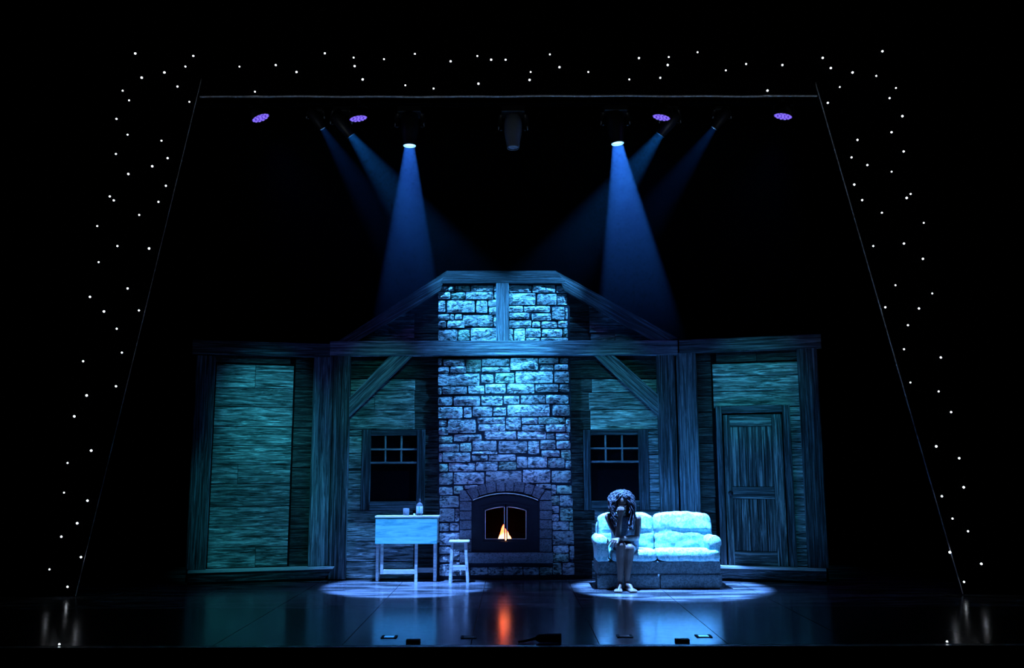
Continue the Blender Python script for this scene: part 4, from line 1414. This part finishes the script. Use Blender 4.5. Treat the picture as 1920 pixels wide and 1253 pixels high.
def stool():
    Y0 = ground(860, 1093).y
    def X(px, y=0.0): return at(px, 1050, Y0 + y).x
    def Z(py, y=0.0): return at(860, py, Y0 + y).z
    dep = 0.14
    xc = X(860.5)
    root = thing('stool', (xc, Y0, 0), 'small pale wooden stool with splayed legs in front of the fireplace', 'stool')
    zt = Z(1014)
    v, f = cushion((xc, Y0 + dep / 2, zt - 0.014), (X(880) - X(841), dep + 0.06, 0.028), 12, (6, 6, 2))
    from_world('seat', v, f, 'white_paint', root)
    for y in (0.004, dep - 0.022):
        wbox('apron', X(846), X(875), Y0 + y, Y0 + y + 0.018, Z(1031), zt - 0.028, 'under', root, 0.002)
    for x0, x1 in ((X(847.5), X(844.2)), (X(872.5), X(877))):
        for y0, y1 in ((0.002, -0.012), (dep - 0.02, dep + 0.0)):
            h = 0.0165
            top = zt - 0.03
            V = []
            for (x, y, z) in ((x1, y1, 0), (x0, y0, top)):
                V += [(x - h, Y0 + y - h, z), (x + h, Y0 + y - h, z), (x + h, Y0 + y + h, z), (x - h, Y0 + y + h, z)]
            lg = from_world('leg', V, [(3, 2, 1, 0), (4, 5, 6, 7), (0, 1, 5, 4), (1, 2, 6, 5), (2, 3, 7, 6), (3, 0, 4, 7)], 'white_paint', root)
            if y0 < 0.01:
                sc = Vector(((x0 + x1) / 2 + (x1 - x0) * 0.0, Y0 + (y0 + y1) / 2 - h - 0.001, Z(1065)))
                v, f = lathe([(0.001, 0), (0.006, 0), (0.005, 0.003), (0.001, 0.004)], 8)
                R = Vector((0, -1, 0)).to_track_quat('Z', 'Y').to_matrix().to_4x4(); R.translation = sc
                v, f = xf((v, f), R)
                from_world('screw', v, f, 'iron', lg)
    wbox('stretcher', X(848), X(873.5), Y0 - 0.018, Y0 + 0.004, Z(1069.5), Z(1061), 'white_paint', root, 0.002)
    wbox('stretcher', X(848), X(873.5), Y0 + dep - 0.02, Y0 + dep - 0.004, Z(1069.5), Z(1061), 'white_paint', root, 0.002)


stool()


def stage_edge():
    M['plate'] = plain('steel_cover_plate', (0.85, 0.88, 0.9), 0.12, 1.0)
    for px, py, lab in ((730, 1195, 'black floor pocket with bright steel lid below the table reflection'),
                        (879, 1195.5, 'dull floor pocket at the stage edge left of the fire reflection'),
                        (1171, 1193.5, 'black floor pocket with steel lid at the left end of the sofa reflection'),
                        (1319, 1193.5, 'black floor pocket with steel lid at the right end of the sofa reflection')):
        p = ground(px, py)
        w = 0.066; d = 0.055
        root = thing('floor_pocket', p, lab, 'floor socket', 'floor pockets along the stage edge')
        v, f = merge(box_data(p.x - w, p.x - w * 0.66, p.y - d, p.y + d, 0, 0.006), box_data(p.x + w * 0.66, p.x + w, p.y - d, p.y + d, 0, 0.006),
                     box_data(p.x - w * 0.66, p.x + w * 0.66, p.y - d, p.y - d * 0.7, 0, 0.004), box_data(p.x - w * 0.66, p.x + w * 0.66, p.y + d * 0.7, p.y + d, 0, 0.004))
        from_world('rim', v, f, 'black', root)
        from_world('lid', *box_data(p.x - w * 0.64, p.x + w * 0.64, p.y - d * 0.68, p.y + d * 0.68, 0.001, 0.0045), 'plate' if px != 879 else 'lampbody', root)
    for px, py, lab in ((775, 1204, 'low black box on the stage edge below the table'), (1279, 1203, 'low black box on the stage edge below the sofa')):
        p = ground(px, py)
        root = thing('stage_box', p, lab, 'box', 'low black boxes on the stage edge')
        v, f = box_data(p.x - 0.058, p.x + 0.058, p.y - 0.03, p.y + 0.03, 0, 0.02)
        o = from_world('case', v, f, 'black', root)
        bv = o.modifiers.new('bevel', 'BEVEL'); bv.width = 0.004; bv.segments = 2
        from_world('grille', *box_data(p.x - 0.05, p.x + 0.05, p.y - 0.0315, p.y - 0.03, 0.003, 0.017), 'lampbody', root)
    # black cylinder with a narrow neck lying along the lip
    p = ground(1030, 1206)
    k = p.y / F
    root = thing('stage_microphone', p, 'black bottle-shaped microphone lying at the stage edge by the fire reflection', 'microphone')
    r = 0.036
    prof = [(0.001, 0), (r, 0.002), (r * 1.02, 0.01), (r, 0.17), (r * 0.93, 0.185), (r * 0.55, 0.205), (0.012, 0.215)]
    R = Vector((-1, 0, 0)).to_track_quat('Z', 'Y').to_matrix().to_4x4(); R.translation = Vector((p.x + 22 * k, p.y, r * 1.03))
    v, f = xf(lathe(prof, 18), R)
    from_world('body', v, f, 'black', root, True)
    v, f = tube([Vector((p.x + 22 * k - 0.212, p.y, r)), Vector((p.x - 44 * k, p.y, 0.016)), Vector((p.x - 56 * k, p.y, 0.01))], [0.012, 0.010, 0.007], 10)
    from_world('neck', v, f, 'black', root, True)
    # two tiny marker lights on the lip, far left and far right
    for px, py, lab in ((111, 1211, 'tiny white marker light on the far left of the stage edge'), (1776, 1206, 'tiny white marker light on the far right of the stage edge')):
        p = ground(px, py)
        root = thing('marker_light', p, lab, 'light', 'marker lights on the stage edge')
        v, f = xf(lathe([(0.001, 0), (0.02, 0), (0.017, 0.006), (0.001, 0.007)], 10), Matrix.Translation(p))
        from_world('socket', v, f, 'black', root)
        o = link('bulb', STAR, None, root); o.location = (0, 0, 0.011); o.scale = (0.009, 0.009, 0.008)


stage_edge()

# ------------------------------------------------------------------ the person on the sofa
def ball_chain(chain, seg=10):
    """chain of (Vector, radius): spheres joined by cones; every piece is closed"""
    parts = []
    for i, (p, r) in enumerate(chain):
        prof = [(max(r * math.sin(PI * k / 8), 1e-4), -r * math.cos(PI * k / 8)) for k in range(9)]
        parts.append(xf(lathe(prof, seg), Matrix.Translation(p)))
        if i:
            q, rq = chain[i - 1]
            if (p - q).length > 1e-4:
                parts.append(tube([q, p], [rq, r], seg))
    return merge(*parts)


def ellipsoid(c, rad, rot=None, seg=16):
    prof = [(max(math.sin(PI * k / 12), 1e-4), -math.cos(PI * k / 12)) for k in range(13)]
    m = Matrix.Translation(c)
    if rot is not None: m = m @ rot.to_4x4()
    m = m @ Matrix.Diagonal((*rad, 1))
    return xf(lathe(prof, seg), m)


def fused(name, parts, mat, parent, voxel, smooth_it=6):
    v, f = merge(*parts)
    o = from_world(name, v, f, mat, parent, True)
    bm = bmesh.new(); bm.from_mesh(o.data); bmesh.ops.recalc_face_normals(bm, faces=bm.faces); bm.to_mesh(o.data); bm.free()
    r = o.modifiers.new('fuse', 'REMESH'); r.mode = 'VOXEL'; r.voxel_size = voxel; r.use_smooth_shade = True
    sm = o.modifiers.new('soften', 'SMOOTH'); sm.factor = 0.5; sm.iterations = smooth_it
    return o


M['skin'] = plain('brown_skin', (0.17, 0.115, 0.09), 0.5, spec=0.4, noise_amt=0.12, nscale=14)
M['hair'] = plain('dark_curly_hair', (0.055, 0.055, 0.062), 0.55, spec=0.35)
M['top'] = fabric('pale_sleeveless_top', (0.10, 0.10, 0.12), (0.16, 0.16, 0.19), 40)
M['shorts'] = fabric('blue_grey_shorts', (0.20, 0.24, 0.30), (0.32, 0.36, 0.42), 60)
M['eye'] = plain('eye_white', (0.6, 0.6, 0.6), 0.2)


def person():
    D = YSOFA - 10.22
    def J(px, py, y): return at(px, py, y + D)
    foot = at(1168, 1108, 10.0 + D)
    root = thing('person', Vector((foot.x, 10.1 + D, 0)), 'person with big dark curly hair sitting bowed on the sofa, one hand at the mouth', 'person')
    pelvis = [(J(1163, 1036, 10.52), 0.108), (J(1184, 1036, 10.52), 0.108)]
    belly = J(1173, 1015, 10.50); chest = J(1170, 990, 10.42); upper = J(1169, 975, 10.36); neck0 = J(1168, 966, 10.32); neck1 = J(1167, 954, 10.25)
    hc = J(1166, 943, 10.20)
    P = []
    P.append(ball_chain([pelvis[0], pelvis[1]]))
    torso = [(J(1173, 1032, 10.52), 0.112), (belly, 0.098), (chest, 0.108), (upper, 0.095)]
    P.append(ball_chain(torso))
    for sx in (-13, 13):
        P.append(ball_chain([(J(1173 + sx * .8, 1022, 10.5), 0.085), (J(1170 + sx, 988, 10.40), 0.075), (J(1169 + sx, 976, 10.37), 0.066)]))
    SL, SR = J(1141, 970, 10.26), J(1195.5, 973, 10.28)
    P.append(ball_chain([(SL, 0.047), (upper + Vector((0, 0, 0.02)), 0.06), (SR, 0.047)]))
    P.append(ball_chain([(upper, 0.06), (neck0, 0.047), (neck1, 0.044), (hc + Vector((0, 0.02, -0.04)), 0.05)]))
    # head bowed: facing the audience and down
    nod = Matrix.Rotation(math.radians(32), 3, 'X')           # turns the face downwards
    def H(x, y, z): return hc + nod @ Vector((x, y, z))
    P.append(ellipsoid(H(0, 0.012, 0.018), (0.074, 0.092, 0.085), nod))
    P.append(ellipsoid(H(0, -0.018, -0.035), (0.060, 0.066, 0.075), nod))
    P.append(ball_chain([(H(-0.035, -0.05, -0.075), 0.022), (H(0, -0.070, -0.095), 0.022), (H(0.035, -0.05, -0.075), 0.022)]))       # jaw and chin
    P.append(ball_chain([(H(-0.045, -0.070, 0.014), 0.012), (H(0, -0.083, 0.016), 0.012), (H(0.045, -0.070, 0.014), 0.012)]))          # brow
    P.append(ball_chain([(H(0, -0.085, 0.004), 0.009), (H(0, -0.103, -0.030), 0.0125), (H(0, -0.086, -0.040), 0.011)]))               # nose
    for q in (-1, 1):
        P.append(ball_chain([(H(q * 0.011, -0.090, -0.038), 0.008), (H(q * 0.006, -0.090, -0.04), 0.008)]))
        P.append(ellipsoid(H(q * 0.043, -0.062, -0.020), (0.020, 0.018, 0.018), nod))                                                   # cheek
        P.append(ellipsoid(H(q * 0.078, 0.012, -0.012), (0.010, 0.020, 0.032), nod))                                                    # ear
    P.append(ball_chain([(H(-0.022, -0.080, -0.060), 0.008), (H(0, -0.088, -0.058), 0.0095), (H(0.022, -0.080, -0.060), 0.008)]))      # lips
    P.append(ball_chain([(H(-0.018, -0.080, -0.070), 0.008), (H(0, -0.086, -0.070), 0.010), (H(0.018, -0.080, -0.070), 0.008)]))
    # arm whose hand is raised to the mouth (elbow on the knee)
    e1 = J(1158, 1008, 10.15); w1 = J(1163.5, 968, 10.075)
    P.append(ball_chain([(SL, 0.046), (SL * .5 + e1 * .5 + Vector((-0.006, 0, 0)), 0.040), (e1, 0.034)]))
    P.append(ball_chain([(e1, 0.034), (e1 * .65 + w1 * .35, 0.036), (w1, 0.0235)]))
    k1 = J(1164.5, 957.5, 10.055)
    ax = (k1 - w1).normalized(); rt = Vector((1, 0, 0)); fw = Vector((0, -1, 0))
    for q in (-0.026, -0.009, 0.009, 0.026):
        P.append(ball_chain([(w1 + rt * q * 0.5, 0.018), (k1 + rt * q, 0.0145)]))
    for i, (q, L) in enumerate(((-0.029, 0.026), (-0.010, 0.030), (0.010, 0.028), (0.029, 0.022))):
        a = k1 + rt * q + Vector((0, -0.004, 0.004))
        b = a + Vector((0.0, 0.012, 0.030 * L / 0.028))
        c = b + Vector((0.0, 0.028, -0.004))
        d = c + Vector((0, 0.012, -0.018))
        P.append(ball_chain([(a, 0.0108), (b, 0.0100), (c, 0.0092), (d, 0.0082)], 8))
    P.append(ball_chain([(w1 + Vector((-0.026, -0.006, 0.015)), 0.0135), (k1 + Vector((-0.042, 0.008, -0.006)), 0.0115), (k1 + Vector((-0.036, 0.022, 0.022)), 0.0095)], 8))
    # other arm folded across the lap, hand drooping over the knee
    e2 = J(1194, 1009, 10.27); w2 = J(1161, 1010.5, 10.055)
    P.append(ball_chain([(SR, 0.046), (SR * .5 + e2 * .5 + Vector((0.008, 0, 0)), 0.040), (e2, 0.034)]))
    P.append(ball_chain([(e2, 0.034), (e2 * .65 + w2 * .35, 0.035), (w2, 0.0235)]))
    kn = J(1151.5, 1013.5, 10.03)
    for i in range(4):
        q = (-1.5 + i)
        base = kn + Vector((q * 0.0195 + 0.004, 0.006 - 0.005 * i, -0.004 * q))
        P.append(ball_chain([(w2 + Vector((-0.008, q * -0.006, 0)), 0.016), (base, 0.0135)]))
        L = (0.85, 1.0, 1.05, 0.95)[i]
        dx = (-0.030, -0.024, -0.017, -0.009)[i]
        b = base + Vector((dx * 0.8, -0.014, -0.026 * L)); c = b + Vector((dx * 0.7, 0.002, -0.030 * L)); d = c + Vector((dx * 0.35, 0.010, -0.024 * L))
        P.append(ball_chain([(base, 0.0098), (b, 0.0088), (c, 0.0082), (d, 0.0074)], 8))
    P.append(ball_chain([(w2 + Vector((-0.012, -0.02, -0.012)), 0.014), (kn + Vector((0.03, -0.036, -0.03)), 0.011), (kn + Vector((0.026, -0.034, -0.058)), 0.0092)], 8))
    # legs: knees together, bare feet flat on the floor
    KL, KR = J(1164, 1023, 10.08), J(1181, 1029, 10.08)
    AL = Vector((J(1163, 1090, 10.1).x, 10.10 + D, 0.078)); AR = Vector((J(1175, 1090, 10.1).x, 10.10 + D, 0.078))
    for hip, K, A, tx in ((pelvis[0][0], KL, AL, -0.045), (pelvis[1][0], KR, AR, 0.055)):
        mid = hip * .5 + K * .5
        P.append(ball_chain([(hip, 0.098), (mid + Vector((0, 0, 0.002)), 0.078), (K, 0.056)]))
        P.append(ball_chain([(K, 0.055), (K * .72 + A * .28 + Vector((0, 0.022, 0)), 0.054), (K * .4 + A * .6 + Vector((0, 0.008, 0)), 0.040), (A, 0.030)]))
        heel = Vector((A.x - tx * 0.12, A.y + 0.032, 0.027)); ball = Vector((A.x + tx * 0.9, A.y - 0.135, 0.019))
        P.append(ball_chain([(A, 0.031), (heel, 0.0265)]))
        P.append(ball_chain([(A, 0.030), (A * .5 + ball * .5 + Vector((0, 0, 0.012)), 0.030), (ball, 0.0185)]))
        P.append(ball_chain([(heel, 0.026), (ball + Vector((0.022, 0.01, 0)), 0.0185)]))
        P.append(ball_chain([(heel, 0.026), (ball + Vector((-0.022, 0.01, 0)), 0.0185)]))
        for i in range(5):
            q = (i - 2) * 0.0145
            inner = i if tx > 0 else 4 - i
            L = (0.046, 0.042, 0.037, 0.032, 0.026)[inner]; rr = (0.0125, 0.0095, 0.009, 0.0088, 0.0085)[inner]
            a = ball + Vector((q * 1.25, 0, 0))
            P.append(ball_chain([(a, 0.0145), (a + Vector((tx * 0.2, -L, -0.006)), rr)], 8))
    body = fused('body', P, 'skin', root, 0.0048, 4)
    # eyes under lowered lids
    for q in (-1, 1):
        v, f = ellipsoid(H(q * 0.030, -0.068, -0.004), (0.011, 0.010, 0.008), nod, 10)
        from_world('eye', v, f, 'eye', root, True)
    # clothing: sleeveless top and shorts follow the body, slightly outside it
    g = 0.012
    T = [ball_chain([(p, r + g) for p, r in torso])]
    for sx in (-13, 13):
        T.append(ball_chain([(J(1173 + sx * .8, 1022, 10.5), 0.085 + g), (J(1170 + sx, 988, 10.40), 0.075 + g), (J(1169 + sx * 0.9, 978, 10.37), 0.060 + g)]))
    fused('sleeveless_top', T, 'top', root, 0.009, 6)
    S = [ball_chain([(p, r + g) for p, r in pelvis])]
    for hip, K in ((pelvis[0][0], KL), (pelvis[1][0], KR)):
        mid = hip * .42 + K * .58
        S.append(ball_chain([(hip, 0.098 + g), (mid, 0.074 + g)]))
    fused('shorts', S, 'shorts', root, 0.009, 5)
    # hair: a dome on the skull and many long loose ringlets falling over both shoulders
    rnd = random.Random(11)
    HP = [ellipsoid(H(0, 0.045, 0.035), (0.100, 0.10, 0.095), nod, 20)]
    HP.append(ellipsoid(H(-0.075, 0.06, -0.06), (0.045, 0.07, 0.10), nod)); HP.append(ellipsoid(H(0.075, 0.06, -0.06), (0.045, 0.07, 0.10), nod))
    for n in range(760):
        th = rnd.uniform(0, 2 * PI); el = rnd.uniform(0.02, 1.0)
        if n > 620: th = rnd.choice((-0.75, -2.4)) + rnd.uniform(-0.3, 0.3); el = rnd.uniform(0.0, 0.6)
        ce = math.sqrt(max(0, 1 - el * el))
        dx = ce * math.cos(th); dy = ce * math.sin(th)
        if dy < -0.35 and abs(dx) < 0.62 and el < 0.80: continue      # keep the face open
        s0 = H(0.090 * dx, 0.045 + 0.085 * dy, 0.035 + 0.085 * el)
        side = 1 if (dx if abs(dx) > 0.12 else rnd.uniform(-1, 1)) > 0 else -1
        wide = rnd.uniform(0.115, 0.182)                               # how far the lock swells out from the middle
        tip = rnd.uniform(0.06, 0.115)                                # where its end hangs
        L = rnd.uniform(0.15, 0.30) if dy > -0.1 else rnd.uniform(0.24, 0.38)
        apex = s0 + Vector((dx * 0.07, dy * 0.05, rnd.uniform(0.02, 0.05)))
        midp = Vector((hc.x + side * wide * 1.12, s0.y + dy * 0.05, s0.z - L * 0.35))
        end = Vector((hc.x + side * tip, s0.y + (-0.05 if dy < 0 else 0.02) + rnd.uniform(-0.03, 0.03), s0.z - L))
        ph = rnd.uniform(0, 6.28); turns = rnd.uniform(2.5, 5); amp = rnd.uniform(0.006, 0.012)
        pts, rad = [], []
        N = 16
        for i in range(N + 1):
            t = i / N
            p = s0 * (1 - t) ** 3 + apex * 3 * t * (1 - t) ** 2 + midp * 3 * t * t * (1 - t) + end * t ** 3
            a = ph + turns * 2 * PI * t
            p = p + Vector((math.cos(a), math.sin(a), 0.4 * math.sin(a * 1.3))) * amp * min(1, t * 4)
            pts.append(p); rad.append(0.0060 * (1 - 0.75 * t ** 2) + 0.001)
        HP.append(tube(pts, rad, 5))
    v, f = merge(*HP)
    from_world('hair', v, f, 'hair', root, True)


person()
